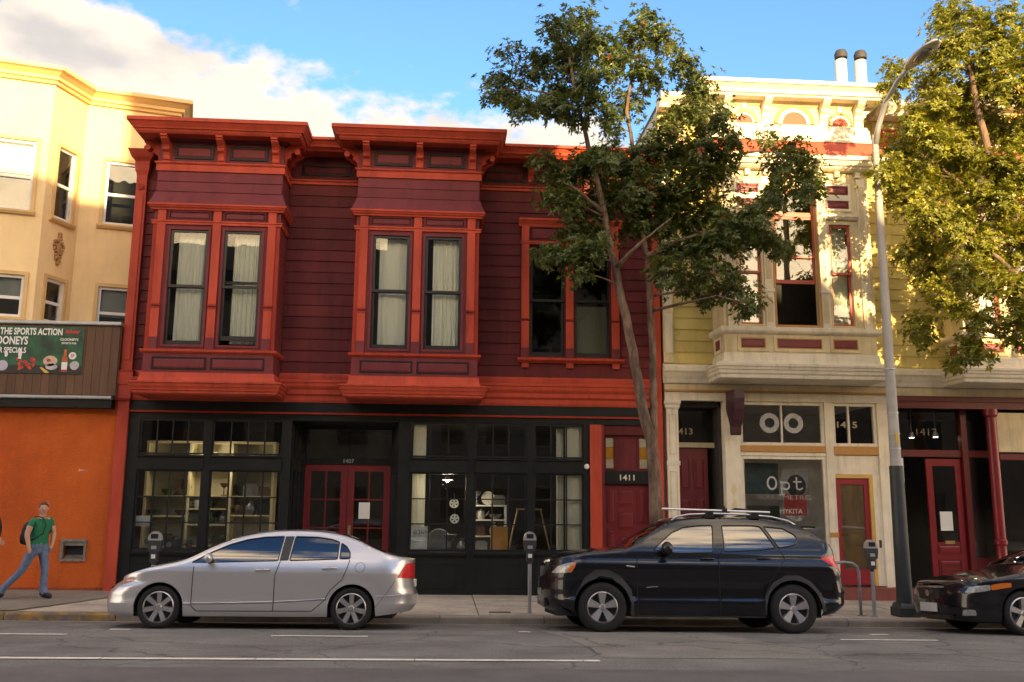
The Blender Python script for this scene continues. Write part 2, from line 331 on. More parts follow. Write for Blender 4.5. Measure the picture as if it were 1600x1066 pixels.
def sheet(name, m, x0, x1, ys, dz, parent=None, nx=24, skew=None):
    V = []; Fc = []
    for i in range(nx+1):
        for y in ys:
            x = x0+(x1-x0)*i/nx; V.append((x + (skew(y) if skew else 0), y, 0))
    V = [(x, y, gz(x, y)+dz) for x, y, _ in V]; k = len(ys)
    for i in range(nx):
        for j in range(k-1): Fc.append((i*k+j, (i+1)*k+j, (i+1)*k+j+1, i*k+j+1))
    return mesh_obj(name, V, Fc, m, parent)
ysr = [-15.6, -14, -13, -12, -11, -10, -9, -8, -7.2, -6.5, -5.9, -5.3, -4.8, -4.4, -4.1, -3.8, -3.6, -3.42]
road = tag(sheet('road', ASPH, -60, 60, ysr, 0, nx=60), 'grey asphalt road in the foreground', None, kind='structure')
gut = sheet('gutter', mat('gutter_concrete', (.20, .18, .15), .85, .25, 2, .3, 80), -60, 60, [-3.86, -3.62, -3.424], .004, road, nx=60)
patch = mesh_obj('road_patch', [], [], ASPH2, road)
def poly_sheet(name, m, pts, dz, parent):
    bm = bmesh.new(); vs_ = [bm.verts.new((x, y, 0)) for x, y in pts]; bm.faces.new(vs_)
    for yy in [-9, -8, -7.2, -6.5, -5.9, -5.3, -4.8, -4.4]:
        bmesh.ops.bisect_plane(bm, geom=bm.verts[:]+bm.edges[:]+bm.faces[:], plane_co=(0, yy, 0), plane_no=(0, 1, 0))
    for v in bm.verts: v.co.z = gz(v.co.x, v.co.y)+dz
    me = bpy.data.meshes.new(name); bm.to_mesh(me); bm.free(); me.materials.append(m)
    for p in me.polygons:
        if p.normal.z < 0: p.flip()
    o = bpy.data.objects.new(name, me); COL.objects.link(o); attach(o, parent); return o
bpy.data.objects.remove(patch)
poly_sheet('road_patch', ASPH2, [(1.35, -5.2), (3.6, -5.2), (4.0, -6.2), (4.25, -7.2), (4.3, -7.85), (1.75, -7.85), (1.72, -6.8), (1.6, -6.0)], .004, road)
poly_sheet('road_patch', mat('dark_asphalt', (.125, .116, .110), .8, .2, 1.4, .5, 160), [(-12, -8.6), (1.9, -8.7), (12, -8.65), (12, -10.2), (-12, -10.2)], .004, road)
# painted lines: long lane line in worn pieces, parking stall marks
xx = -14.0
while xx < 1.66:
    x1 = min(xx + RND.uniform(1.1, 1.9), 1.68)
    sheet('lane_line', PAINT, xx, x1-.012, [-8.17, -8.05], .008, road, nx=3); xx = x1
for a, b in ((-6.4, -4.5), (-2.06, -.88), (5.15, 6.44)): sheet('parking_line', PAINT, a, b, [-6.06, -5.97], .008, road, nx=3)
for a, b, y in ((-4.2, -3.95, -5.4), (1.05, 1.2, -5.35), (5.85, 6.1, -5.35), (9.0, 9.12, -8.2)): sheet('parking_tick', PAINT, a, b, [y-.05, y+.05], .008, road, nx=1)
# pavement of separate slabs, kerb stones
side = tag(MB().box(-60, 60, -3.4, 12, -.9, -.55).obj('sidewalk', CONC), 'concrete sidewalk along the shop fronts', None, kind='structure')
slabs = {}
def slab(name, x0, x1, y0, y1, m, top=.05, gap=.008, parent=None):
    V = []
    for z in (-.5, 0):
        for x, y in ((x0+gap, y0+gap), (x1-gap, y0+gap), (x1-gap, y1-gap), (x0+gap, y1-gap)):
            V.append((x, y, (gz(x, 0)-.05+top if z == 0 else -.6)))
    o = mesh_obj(name, V, [(3,2,1,0),(4,5,6,7),(0,1,5,4),(1,2,6,5),(2,3,7,6),(3,0,4,7)], m, parent); return o
yrows = [(-3.24, -2.2), (-2.2, -1.1), (-1.1, 0.06)]
x = -12.6
while x < 14:
    for a, b in yrows:
        slab('paving_slab', x, x+1.2, a, b, CONC, .05 + RND.uniform(-.004, .004), .008, side)
    x += 1.2
bx('paving_bed', mat('joint_dirt', (.06, .055, .045), .95), side, -60, 60, -3.24, .2, -.55, -.12)
def flat_patch(name, m, pts, dz):
    V = [(x, y, gz(x, -1)+dz) for x, y in pts]; return mesh_obj(name, V, [tuple(range(len(V)))], m, side)
flat_patch('asphalt_repair', mat('old_asphalt_repair', (.20, .18, .145), .9, .2, 3, .4, 120), [(-12.6, -3.2), (-6.35, -3.2), (-5.9, -2.0), (-5.5, -.6), (-5.9, -.02), (-12.6, -.02)], .012)
KERB = mat('kerb_concrete', (.24, .21, .17), .85, .25, 3, .35, 60, objvar=.1)
KERBY = mat('worn_yellow_kerb_paint', (.32, .19, .05), .75, .25, 6, .3, 60, col2=(.15, .12, .085), c2scale=5, c2lo=.40, c2hi=.56)
x = -14.4
while x < 15:
    x1 = x+1.6; V = []
    for xx_ in (x+.006, x1-.006):
        b = GRAD*xx_
        V += [(xx_, -3.245, -.5), (xx_, -3.245, .052+b), (xx_, -3.385, .05+b), (xx_, -3.405, .04+b), (xx_, -3.415, .02+b), (xx_, -3.43, -.5)]
    mesh_obj('kerb_stone', V, [(i, (i+1) % 6, 6+(i+1) % 6, 6+i) for i in range(6)]+[tuple(range(5, -1, -1)), tuple(range(6, 12))], KERBY if x1 < -4.3 else KERB, side); x = x1
far = tag(MB().box(-60, 60, -24.6, -15.6, -.8, .20).obj('far_sidewalk', CONC), 'concrete sidewalk on the near side of the street, under the camera', None, kind='structure')

MB().box(.78, 1.12, -2.95, -2.80, gz(.95, 0)-.05, gz(.95, 0)+.009).obj('utility_cover', mat('dark_iron_cover', (.06, .055, .05), .6, .2, 20), side)
# ---------------------------------------------------------------- shared window pieces
def sash(parent, x0, x1, z0, z1, y, sm, gm, w=.05, wb=None, name='sash'):
    s = MB().frame(x0, x1, z0, z1, w, y, y+.035, wb=wb).obj(name, sm, parent)
    bx('pane', gm, parent, x0+w-.004, x1-w+.004, y+.014, y+.019, z0+(wb or w)-.004, z1-w+.004)
    return s
def double_hung(parent, x0, x1, z0, z1, zm, y, sm, gm, w=.05, lift=0.0):
    sash(parent, x0, x1, zm-.02, z1, y, sm, gm, w)
    sash(parent, x0, x1, z0+lift, zm+.02+lift, y+.04, sm, gm, w, wb=w*1.7)
def curtain(label, x0, x1, z0, z1, y, amp=.03, waves=9, m=None, seed=1, group=None):
    r = random.Random(seed); n = 90; V = []; Fc = []; ph = [r.uniform(0, 6.3) for _ in range(4)]
    for j in range(9):
        z = z0+(z1-z0)*j/8; k = .75+.35*(1-j/8)
        for i in range(n+1):
            t = i/n; x = x0+(x1-x0)*t
            d = amp*k*(sin(2*pi*waves*t+ph[0])*.6+sin(2*pi*waves*.53*t+ph[1])*.5+sin(2*pi*waves*1.9*t+ph[2]+.3*z)*.25)
            V.append((x, y+d, z))
    for j in range(8):
        for i in range(n): a = j*(n+1)+i; Fc.append((a, a+1, a+n+2, a+n+1))
    return tag(mesh_obj('curtain', V, Fc, m or CURT, smooth=True), label, 'curtain', group)
def boards(parent, x0, x1, z0, z1, n, y, m, cuts=(), t=.02, name='board'):
    """lap siding; cuts = [(xa, xb, za, zb)] openings"""
    h = (z1-z0)/n
    for i in range(n):
        a = z0+i*h; b = a+h; segs = [(x0, x1)]
        for c in cuts:
            if c[2] < b-.03 and c[3] > a+.03:
                new = []
                for p, q in segs:
                    if c[1] <= p or c[0] >= q: new.append((p, q)); continue
                    if c[0] > p: new.append((p, c[0]))
                    if c[1] < q: new.append((c[1], q))
                segs = new
        for p, q in segs:
            if q-p < .02: continue
            j = RND.uniform(-.004, .004)
            MB().sweep_x([(y, a+.004), (y-t+j, a+.004), (y-t+j, a+.018), (y-t*.25+j, b-.012), (y-t*.25+j+.01, b), (y, b)], p+.003, q-.003).obj(name, m, parent)
def panel(parent, x0, x1, z0, z1, y, fm, pm, w=.035, d=.02, name='panel'):
    f = MB().frame(x0, x1, z0, z1, w, y-d, y+.002).obj(name+'_frame', fm, parent)
    a = .03; c0, c1, e0, e1 = x0+w, x1-w, z0+w, z1-w
    V = [(c0, y-.001, e0), (c1, y-.001, e0), (c1, y-.001, e1), (c0, y-.001, e1), (c0+a, y-d*.8, e0+a), (c1-a, y-d*.8, e0+a), (c1-a, y-d*.8, e1-a), (c0+a, y-d*.8, e1-a)]
    mesh_obj(name, V, [(0,1,5,4),(1,2,6,5),(2,3,7,6),(3,0,4,7),(4,5,6,7)], pm, parent)
    return f
BRK = [(0, -.46), (.03, -.44), (.035, -.36), (.06, -.30), (.12, -.265), (.135, -.235), (.115, -.205), (.15, -.165), (.23, -.12), (.285, -.085), (.30, -.05), (.33, -.04), (.33, 0), (0, 0)]
def bracket(parent, x, w, ytop, z, m, sc=1.0, side=0, x_face=None, name='bracket'):
    """scroll bracket under a soffit at height z against face y=ytop (side=+-1: against a side face at x)"""
    b = MB()
    if not side: b.sweep_x([(ytop-o*sc, z+h*sc) for o, h in BRK], x-w/2, x+w/2)
    else:
        b.sweep_x([(-o*sc, z+h*sc) for o, h in BRK], -w/2, w/2)
        b.xf(Matrix.Translation((x, ytop, 0)) @ Matrix.Rotation(side*pi/2, 4, 'Z'))
    return b.obj(name, m, parent)
BRASS = mat('aged_brass', (.5, .36, .14), .35, .2, 8, metal=.8)
PAPER = mat('white_paper', (.75, .75, .70), .8, .04)
INK = mat('dark_ink', (.03, .03, .03), .7, 0)

# ---------------------------------------------------------------- red house
RH = thing('red_house', 'dark red and orange trimmed wooden shop house with two square bay windows', 'house', (-.9, 0, .05))
FW = [(1.68, 2.37), (2.58, 3.30)]                       # flat upstairs windows
holes = [(a, b, 4.64, 6.9) for a, b in FW] + [(-5.30, -3.48, 4.55, 6.85), (-1.48, .32, 4.55, 6.85)]
wall = MB().grid_wall(-6.1, 4.3, 3.3, 8.75, 0.0, .14, holes).obj('wall', MAROON, RH)
cuts = [(-5.56, -3.17, 3.6, 8.8), (-1.75, .61, 3.6, 8.8), (1.47, 3.51, 4.5, 7.46)]
boards(wall, -5.95, 4.16, 4.21, 8.04, 17, -.0005, MAROON, cuts)
# body of the house behind the front
MB().box(-6.08, 4.28, 5.0, 14, 0, 8.5).obj('rear_block', MAROON, RH)
bx('side_wall', MAROON, RH, -6.08, -5.98, .14, 5, 0, 8.5); bx('side_wall', MAROON, RH, 4.18, 4.28, .14, 5, 0, 8.5)
MB().box(-6.1, 4.3, .14, 14, 8.5, 8.62).obj('roof', mat('tar_roof', (.05, .05, .05), .9), RH)
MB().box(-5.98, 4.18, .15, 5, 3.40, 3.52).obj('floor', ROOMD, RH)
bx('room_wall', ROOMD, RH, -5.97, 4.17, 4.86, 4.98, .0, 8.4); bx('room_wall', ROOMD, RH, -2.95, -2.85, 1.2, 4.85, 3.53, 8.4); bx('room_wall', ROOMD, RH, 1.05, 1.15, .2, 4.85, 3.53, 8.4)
MB().box(-5.98, 4.18, .12, 4.85, -.05, .03).obj('shop_floor', mat('shop_floor_boards', (.09, .06, .04), .5, .2, 4), RH)
# bays
def red_bay(cx, first):
    B = -.75; hw = 1.18
    bay = MB().grid_wall(cx-hw, cx+hw, 3.9, 8.6, B, B+.10, [(cx-.85, cx-.15, 4.6, 6.82), (cx+.15, cx+.85, 4.6, 6.82)])
    bay.box(cx-hw, cx-hw+.1, B+.1, 0, 3.9, 8.6).box(cx+hw-.1, cx+hw, B+.1, 0, 3.9, 8.6)
    bay.box(cx-hw+.1, cx+hw-.1, B+.1, .14, 3.9, 4.0).box(cx-hw+.1, cx+hw-.1, B+.1, .14, 8.5, 8.6)
    bay = bay.obj('bay_window', MAROONP, RH)
    P = lambda n, m, *a: bx(n, m, bay, *a)
    # cornice
    MB().mould(cx-hw, cx+hw, B, .0, [(8.60, .33), (8.635, .36), (8.67, .375), (8.675, .40), (8.70, .41), (8.74, .44), (8.785, .475), (8.79, .495), (8.86, .495)]).obj('bay_cornice', TRIM, bay)
    MB().mould(cx-hw, cx+hw, B, .0, [(8.56, .04), (8.597, .10)]).obj('soffit_moulding', MAROON, bay)
    MB().mould(cx-hw, cx+hw, B, -.002, [(7.97, .03), (8.10, .03), (8.105, .045), (8.125, .06), (8.145, .06)]).obj('frieze_band', TRIM, bay)
    for s in (-1, 0, 1):
        P('bracket_strip', TRIM, cx+s*1.03-.075, cx+s*1.03+.075, B-.02, B-.001, 8.146, 8.55)
        bracket(bay, cx+s*1.03, .125, B-.021, 8.599, TRIM, .92)
    for s in (-1, 1):
        for yy in (B+.12, B+.60):
            bracket(bay, cx+s*(hw+.002), .12, yy, 8.599, TRIMD, .95, side=s)
        # scroll roundel on the side bracket
        MB().lathe([(0.0, -.08), (.055, -.08), (.055, .08), (0, .08)], 14, (cx+s*(hw+.24), B+.12, 8.46), 'y').obj('scroll', TRIM, bay)
    for s in (-.515, .515): panel(bay, cx+s-.36, cx+s+.36, 8.22, 8.50, B-.001, DARKP, MAROONP, .04, .022)
    # clapboards between band and window head, the lowest one flared
    boards(bay, cx-hw+.012, cx+hw-.012, 7.56, 7.965, 2, B-.0005, MAROONP, t=.016)
    MB().mould(cx-hw, cx+hw, B, -.002, [(7.305, .10), (7.42, .055), (7.555, .012)]).obj('flared_board', MAROONP, bay)
    MB().mould(cx-hw, cx+hw, B, -.002, [(7.19, .055), (7.215, .06), (7.235, .085), (7.265, .10), (7.27, .115), (7.302, .115)]).obj('window_head', TRIM, bay)
    MB().mould(cx-hw, cx+hw, B, -.002, [(6.91, .030), (6.955, .03), (6.96, .045), (6.985, .045)]).obj('head_rail', TRIM, bay)
    for s in (-.515, .515): panel(bay, cx+s-.40, cx+s+.40, 6.99, 7.185, B-.001, MAROON, MAROONP, .03, .03, 'head_panel')
    for s in (-1, 0, 1):
        x0, x1 = cx+s*1.03-.075, cx+s*1.03+.075
        P('pilaster', TRIM, x0, x1, B-.036, B-.001, 6.986, 7.188)
        P('pilaster', TRIM, x0, x1, B-.036, B-.001, 5.375, 6.908)
        P('pilaster_band', TRIMD, x0-.008, x1+.008, B-.048, B-.001, 5.342, 5.374)
        P('pilaster_band', MAROON, x0, x1, B-.03, B-.001, 5.312, 5.341)
        P('pilaster_band', TRIMD, x0-.008, x1+.008, B-.044, B-.001, 5.285, 5.311)
        P('pilaster', TRIM, x0, x1, B-.036, B-.001, 4.74, 5.284)
        P('pilaster_base', MAROONP, x0-.004, x1+.004, B-.042, B-.001, 4.512, 4.739)
    for s in (-1, 1):
        P('corner_strip', TRIMD, cx+s*1.105, cx+s*1.182, B-.012, B+.06, 4.512, 6.908)
    for s in (-.5, .5):
        MB().frame(cx+s-.395, cx+s+.395, 4.56, 6.86, .045, B-.018, B-.001).obj('casing', MAROONP, bay)
        double_hung(bay, cx+s-.348, cx+s+.348, 4.605, 6.815, 5.72, B+.012, BLK, GLASS, .05, lift=.10 if (first and s > 0) else 0)
    MB().mould(cx-hw, cx+hw, B, -.002, [(4.44, .02), (4.455, .04), (4.47, .06), (4.51, .07)]).obj('sill', TRIM, bay)
    MB().box(cx-hw-.004, cx+hw+.004, B-.012, -.003, 4.081, 4.439).obj('apron', MAROONP, bay)
    for s in (-.53, .53): panel(bay, cx+s-.49, cx+s+.49, 4.14, 4.37, B-.013, DARKP, MAROONP, .026, .014)
    MB().mould(cx-hw, cx+hw, B, -.002, [(3.905, .085), (3.93, .06), (4.00, .04), (4.08, .03)]).obj('base_band', TRIM, bay)
    MB().mould(cx-hw, cx+hw, B, .0, [(3.66, .08), (3.69, .12), (3.735, .125), (3.74, .145), (3.765, .15), (3.80, .165), (3.805, .175), (3.84, .185), (3.865, .19), (3.87, .21), (3.904, .21)]).obj('bay_ledge', TRIM, bay)
    return bay
red_bay(-4.37, True); red_bay(-.57, False)
for cx, nm in ((-4.37, 'left'), (-.57, 'right')):
    for s, n2 in ((-.5, 'left'), (.5, 'right')):
        curtain('white net curtain behind the %s window of the %s red bay' % (n2, nm), cx+s-.26+(.03 if s < 0 else .06), cx+s+.33, 4.66, 6.8, -.56, .025, {('left',-.5): 5, ('left',.5): 12, ('right',-.5): 2.3, ('right',.5): 7}[(nm, s)], seed=int(cx*10+s*4)+80, group='net curtains of the red house')
# upstairs flat double window
fwn = MB().frame(1.50, 3.49, 4.60, 7.30, .02, -.02, .0).obj('flat_window', TRIMD, RH)
Q = lambda n, m, *a: bx(n, m, fwn, *a)
MB().sweep_x([(.0, 7.30), (-.05, 7.30), (-.06, 7.34), (-.10, 7.40), (-.12, 7.42), (-.12, 7.46), (.0, 7.46)], 1.44, 3.55).obj('window_head', TRIM, fwn)
MB().sweep_x([(.0, 6.93), (-.05, 6.93), (-.06, 6.97), (-.06, 7.0), (.0, 7.0)], 1.48, 3.51).obj('head_rail', TRIM, fwn)
for a, b in ((1.68, 2.37), (2.58, 3.30)): panel(fwn, a, b, 7.005, 7.298, -.021, MAROON, MAROONP, .03, .025, 'head_panel')
for a, b in ((1.505, 1.655), (2.40, 2.55), (3.325, 3.475)):
    Q('pilaster', TRIM, a, b, -.06, -.021, 7.003, 7.298)
    Q('pilaster', TRIM, a, b, -.06, -.021, 5.395, 6.928)
    Q('pilaster_band', TRIMD, a-.008, b+.008, -.07, -.021, 5.365, 5.394); Q('pilaster_band', MAROON, a, b, -.05, -.021, 5.34, 5.364)
    Q('pilaster', TRIM, a, b, -.06, -.021, 4.80, 5.339); Q('pilaster_base', MAROONP, a-.004, b+.004, -.066, -.021, 4.592, 4.799)
for a, b in FW:
    double_hung(fwn, a+.002, b-.002, 4.645, 6.895, 5.78, .03, BLK, GLASS, .05)
MB().sweep_x([(.0, 4.50), (-.05, 4.50), (-.09, 4.53), (-.12, 4.55), (-.12, 4.59), (.0, 4.59)], 1.43, 3.56).obj('sill', TRIM, fwn)
for xc in (1.58, 2.475, 3.40): Q('sill_block', TRIM, xc-.07, xc+.07, -.055, -.001, 4.40, 4.498)
tag(mesh_obj('window_shade', [(2.62, .14, 4.70), (3.26, .14, 4.70), (3.26, .14, 5.70), (2.62, .14, 5.70)], [(0, 1, 2, 3)], SHADE), 'grey green shade in the lower half of the rightmost red house window', 'shade')
# cornice of the recessed wall parts
for a, b in ((-3.10, -1.80), (.66, 4.36)):
    MB().sweep_x([(0, 8.64), (-.33, 8.64), (-.36, 8.67), (-.42, 8.70), (-.43, 8.74), (-.48, 8.80), (-.52, 8.815), (-.52, 8.87), (0, 8.87)], a, b).obj('cornice', TRIM, RH)
for a, b in ((-3.17, -1.76), (.62, 4.18)):
    MB().sweep_x([(0, 8.05), (-.03, 8.05), (-.03, 8.10), (-.055, 8.12), (-.055, 8.145), (0, 8.145)], a, b).obj('frieze_band', TRIM, RH)
bx('frieze', MAROON, RH, -3.16, -1.77, -.02, -.001, 8.146, 8.63); fr = bx('frieze', MAROON, RH, .63, 4.17, -.02, -.001, 8.146, 8.63)
panel(fr, -2.95, -1.98, 8.24, 8.46, -.021, DARKP, MAROON, .03, .02)
for a, b in ((.72, 1.55), (1.80, 2.62), (2.88, 3.66)): panel(fr, a, b, 8.24, 8.46, -.021, DARKP, MAROON, .03, .02)
for xc in (1.68, 2.75, 3.80): bracket(fr, xc, .12, -.021, 8.639, TRIM, .9)
# end pilasters
pl = MB().box(-6.16, -5.955, -.10, .3, 4.19, 8.1).obj('corner_pilaster', TRIM, RH)
bx('pilaster_panel', TRIM, pl, -6.115, -6.0, -.115, -.101, 4.4, 7.7)
MB().lathe([(0, -.13), (.06, -.13), (.06, -.10), (0, -.10)], 14, (-6.06, 0, 7.86), 'y').obj('scroll', TRIMD, pl)
MB().mould(-6.16, -5.955, -.10, .2, [(8.1, .0), (8.2, .03), (8.38, .04), (8.45, .10), (8.6, .16)]).obj('pilaster_capital', TRIM, pl)
lp = MB().box(-6.165, -5.955, -.09, .3, .10, 3.62).obj('corner_pilaster', TRIM, RH)
MB().mould(-6.19, -5.955, -.12, .2, [(3.62, .0), (3.66, .03), (3.9, .03), (3.93, .045), (4.15, .045), (4.188, .06)]).obj('pilaster_capital', TRIM, lp)
bx('pilaster_base', TRIMD, lp, -6.18, -5.94, -.105, .29, 0.02, .099)
rp = MB().box(4.165, 4.31, -.07, .3, .02, 8.6).obj('corner_pilaster', TRIM, RH)
# belt cornice above the shop
belt = MB().sweep_x([(.0, 4.09), (-.045, 4.09), (-.045, 4.17), (-.03, 4.21), (.0, 4.21)], -5.95, 4.16).obj('belt_board', TRIM, RH)
MB().sweep_x([(.0, 3.64), (-.05, 3.64), (-.07, 3.69), (-.075, 3.76), (-.12, 3.80), (-.125, 3.88), (-.16, 3.92), (-.175, 3.95), (-.18, 4.0), (-.20, 4.02), (-.20, 4.06), (-.05, 4.088), (.0, 4.088)], -5.95, 4.16).obj('belt_cornice', TRIM, RH)
bx('fascia', DARKP, RH, -5.95, 4.16, -.035, .14, 3.45, 3.638)
bx('fascia_moulding', TRIMD, RH, -5.95, 4.16, -.06, .12, 3.41, 3.448)
bx('shop_head', DARKP, RH, -5.95, 4.16, -.02, .14, 3.29, 3.408)
# shop front
SF = bx('shop_front', DARKP, RH, -5.953, 2.858, .0, .11, .0, .018)
for a, b in ((-5.953, -5.74), (-4.53, -4.39), (-3.06, -2.90), (-.86, -.63), (.48, .62), (1.63, 1.77), (2.74, 2.858)): bx('post', DARKP, SF, a, b, -.03, .12, .02, 3.288)
for a, b in ((-5.74, -4.53), (-4.39, -3.06), (-.63, .48), (.62, 1.63), (1.77, 2.74)):
    MB().box(a+.001, b-.001, -.05, .10, 2.33, 2.58).sweep_x([(-.05, 2.56), (-.085, 2.575), (-.085, 2.60), (.10, 2.62), (.10, 2.581), (-.05, 2.581)], a+.001, b-.001).obj('lintel', DARKP, SF)
    MB().sweep_x([(.11, .74), (-.04, .74), (-.06, .77), (-.075, .79), (-.075, .825), (.0, .85), (.11, .85)], a+.001, b-.001).obj('window_sill', DARKP, SF)
    bx('bulkhead', DARKP, SF, a+.001, b-.001, -.02, .10, .02, .739)
    MB().frame(a+.08, b-.08, .16, .64, .03, -.03, -.021).obj('bulkhead_panel', DARKP, SF)
def lites(a, b, cols, z0, z1, rows, y):
    w = .024
    for i in range(cols):
        for j in range(rows):
            p0 = a+(b-a)*i/cols; p1 = a+(b-a)*(i+1)/cols; q0 = z0+(z1-z0)*j/rows; q1 = z0+(z1-z0)*(j+1)/rows
            bx('pane', GLASSD, SF, p0+.002, p1-.002, y+.012, y+.017, q0+.002, q1-.002)
    for i in range(1, cols): bx('muntin', BLK, SF, a+(b-a)*i/cols-w/2, a+(b-a)*i/cols+w/2, y-.012, y+.03, z0, z1)
    for j in range(1, rows):
        for i in range(cols): bx('muntin', BLK, SF, a+(b-a)*i/cols+w/2+.001, a+(b-a)*(i+1)/cols-w/2-.001, y-.010, y+.028, z0+(z1-z0)*j/rows-w/2, z0+(z1-z0)*j/rows+w/2)
for a, b, n in ((-5.74, -4.53, 4), (-4.39, -3.06, 4), (-.63, .48, 3), (.62, 1.63, 3), (1.77, 2.74, 3)):
    MB().frame(a+.001, b-.001, .851, 2.329, .03, .0, .05).obj('window_frame', BLK, SF); lites(a+.03, b-.03, n, .88, 2.30, 3, .01)
    MB().frame(a+.001, b-.001, 2.622, 3.288, .03, .0, .05).obj('window_frame', BLK, SF); lites(a+.03, b-.03, n, 2.65, 3.26, 1, .01)
# recessed entry: canted glazed sides, double doors
for s, xa, xb in ((1, -2.90, -2.80), (-1, -.86, -1.0)):
    e = MB(); n = 3
    for k in range(n+1):
        t = k/n; x = xa+(xb-xa)*t; y = .12+.80*t
        e.box(x-.03, x+.03, y-.03, y+.03, .03, 3.285)
    for z0, z1 in ((.03, .80), (2.33, 2.58), (3.2, 3.285)):
        e.prism_z([(xa-.02, .13), (xa+.02, .13), (xb+.02, .92), (xb-.02, .92)], z0, z1)
    e = e.obj('entry_side', DARKP, SF)
    for k in range(n):
        t0, t1 = k/n, (k+1)/n
        for z0, z1 in ((.80, 2.33), (2.58, 3.2)):
            A = (xa+(xb-xa)*t0, .12+.80*t0); C = (xa+(xb-xa)*t1, .12+.80*t1)
            mesh_obj('pane', [(A[0], A[1], z0), (C[0], C[1], z0), (C[0], C[1], z1), (A[0], A[1], z1)], [(0, 1, 2, 3)], GLASSD, SF)
ef = MB().box(-2.82, -2.76, .90, 1.02, .03, 3.28).box(-1.04, -.98, .90, 1.02, .03, 3.28).box(-2.76, -1.04, .90, 1.02, 2.50, 2.62).box(-2.76, -1.04, .9, 1.02, 3.20, 3.28).obj('entry_frame', DARKP, RH)
for a, b in ((-2.755, -1.905), (-1.895, -1.045)): bx('pane', GLASSD, ef, a, b, .955, .96, 2.625, 3.198)
bx('mullion', DARKP, ef, -1.9035, -1.8965, .93, .99, 2.625, 3.198)
bx('entry_floor', CONC, RH, -2.9, -.9, .0, .95, -.05, .062)
bx('entry_ceiling', DARKP, RH, -2.9, -.87, .13, 1.1, 3.286, 3.399)
for k, (a, b) in enumerate(((-2.755, -1.905), (-1.895, -1.045))):
    d = MB().frame(a, b, .07, 2.495, .13, .93, .975, wb=.62, wt=.13)
    d = d.obj('door', DOORR, RH)
    xm = (a+b)/2
    bx('muntin', DOORR, d, xm-.014, xm+.014, .94, .97, .692, 2.363)
    for j in (1, 2):
        z = .69+(2.365-.69)*j/3
        bx('muntin', DOORR, d, a+.132, xm-.015, .942, .968, z-.014, z+.014); bx('muntin', DOORR, d, xm+.015, b-.132, .942, .968, z-.014, z+.014)
    for i in range(2):
        for j in range(3):
            p0 = a+.13 if i == 0 else xm+.014; p1 = xm-.014 if i == 0 else b-.13
            bx('pane', GLASSD, d, p0, p1, .953, .957, .69+.558*j+.006, .69+.558*(j+1)-.006)
    panel(d, a+.15, b-.15, .15, .62, .929, DOORR, DOORR, .03, .012)
    if k: bx('door_plate', BRASS, d, a+.03, a+.09, .915, .929, .98, 1.30); MB().tube([(a+.06, .915, 1.02), (a+.06, .875, 1.05), (a+.06, .875, 1.22), (a+.06, .915, 1.25)], .01, 6).obj('handle', METAL, d)
tag(bx('door_notice', PAPER, None, -1.66, -1.44, .925, .928, 1.43, 1.75), 'white paper notice taped inside the right red shop door', 'notice')
text_obj('house_number', '1407', METAL, -1.9, .9, 2.53, .08, parent=ef)
# door 1411
bx('shop_pilaster', TRIM, RH, 2.862, 3.09, -.075, .14, .03, 3.288)
bx('door_jamb', DOORR, RH, 3.092, 3.15, -.02, .20, .03, 3.288); bx('door_jamb', DOORR, RH, 4.08, 4.163, -.02, .20, .03, 3.288)
bx('number_board', DARKP, RH, 3.151, 4.079, .04, .20, 2.15, 2.40)
text_obj('house_number', '1411', mat('pale_number_paint', (.62, .58, .46), .5, .05), 3.61, .039, 2.215, .11, .29, RH, bold=.02)
d = bx('door', DOORR, RH, 3.152, 4.078, .15, .20, .04, 2.148)
for a, b, z0, z1 in ((3.23, 3.40, .2, .62), (3.83, 4.0, .2, .62), (3.23, 3.40, .72, 1.28), (3.83, 4.0, .72, 1.28), (3.23, 3.40, 1.38, 2.05), (3.83, 4.0, 1.38, 2.05), (3.46, 3.77, .2, .5), (3.46, 3.77, .62, 1.15), (3.46, 3.77, 1.27, 1.62), (3.46, 3.77, 1.72, 2.05)):
    panel(d, a, b, z0, z1, .149, DOORR, DOORR, .025, .016)
MB().ball((4.02, .12, 1.05), .03, 10).obj('door_knob', BRASS, d)
tw = MB().frame(3.151, 4.079, 2.401, 3.10, .05, .08, .16).box(3.36, 3.40, .085, .155, 2.46, 3.04).box(3.83, 3.87, .085, .155, 2.46, 3.04).obj('transom', MAROON, RH)
bx('transom_panel', MAROON, tw, 3.401, 3.829, .10, .14, 2.452, 3.049)
CREAMG = mat('cream_leaded_glass', (.42, .38, .24), .2, .2, 9); AMBG = mat('amber_leaded_glass', (.42, .20, .02), .15, .2, 9)
for a in (3.202, 3.872):
    for z0, z1, m in ((2.452, 2.63, CREAMG), (2.635, 2.86, AMBG), (2.865, 3.048, CREAMG)): bx('pane', m, tw, a, a+.157, .11, .12, z0, z1)
bx('transom_head', MAROON, RH, 3.151, 4.079, .02, .14, 3.101, 3.288)
MB().ball((2.80, -.05, 2.47), (.055, .05, .055), 12).obj('door_bell_lamp', WHITE, RH)
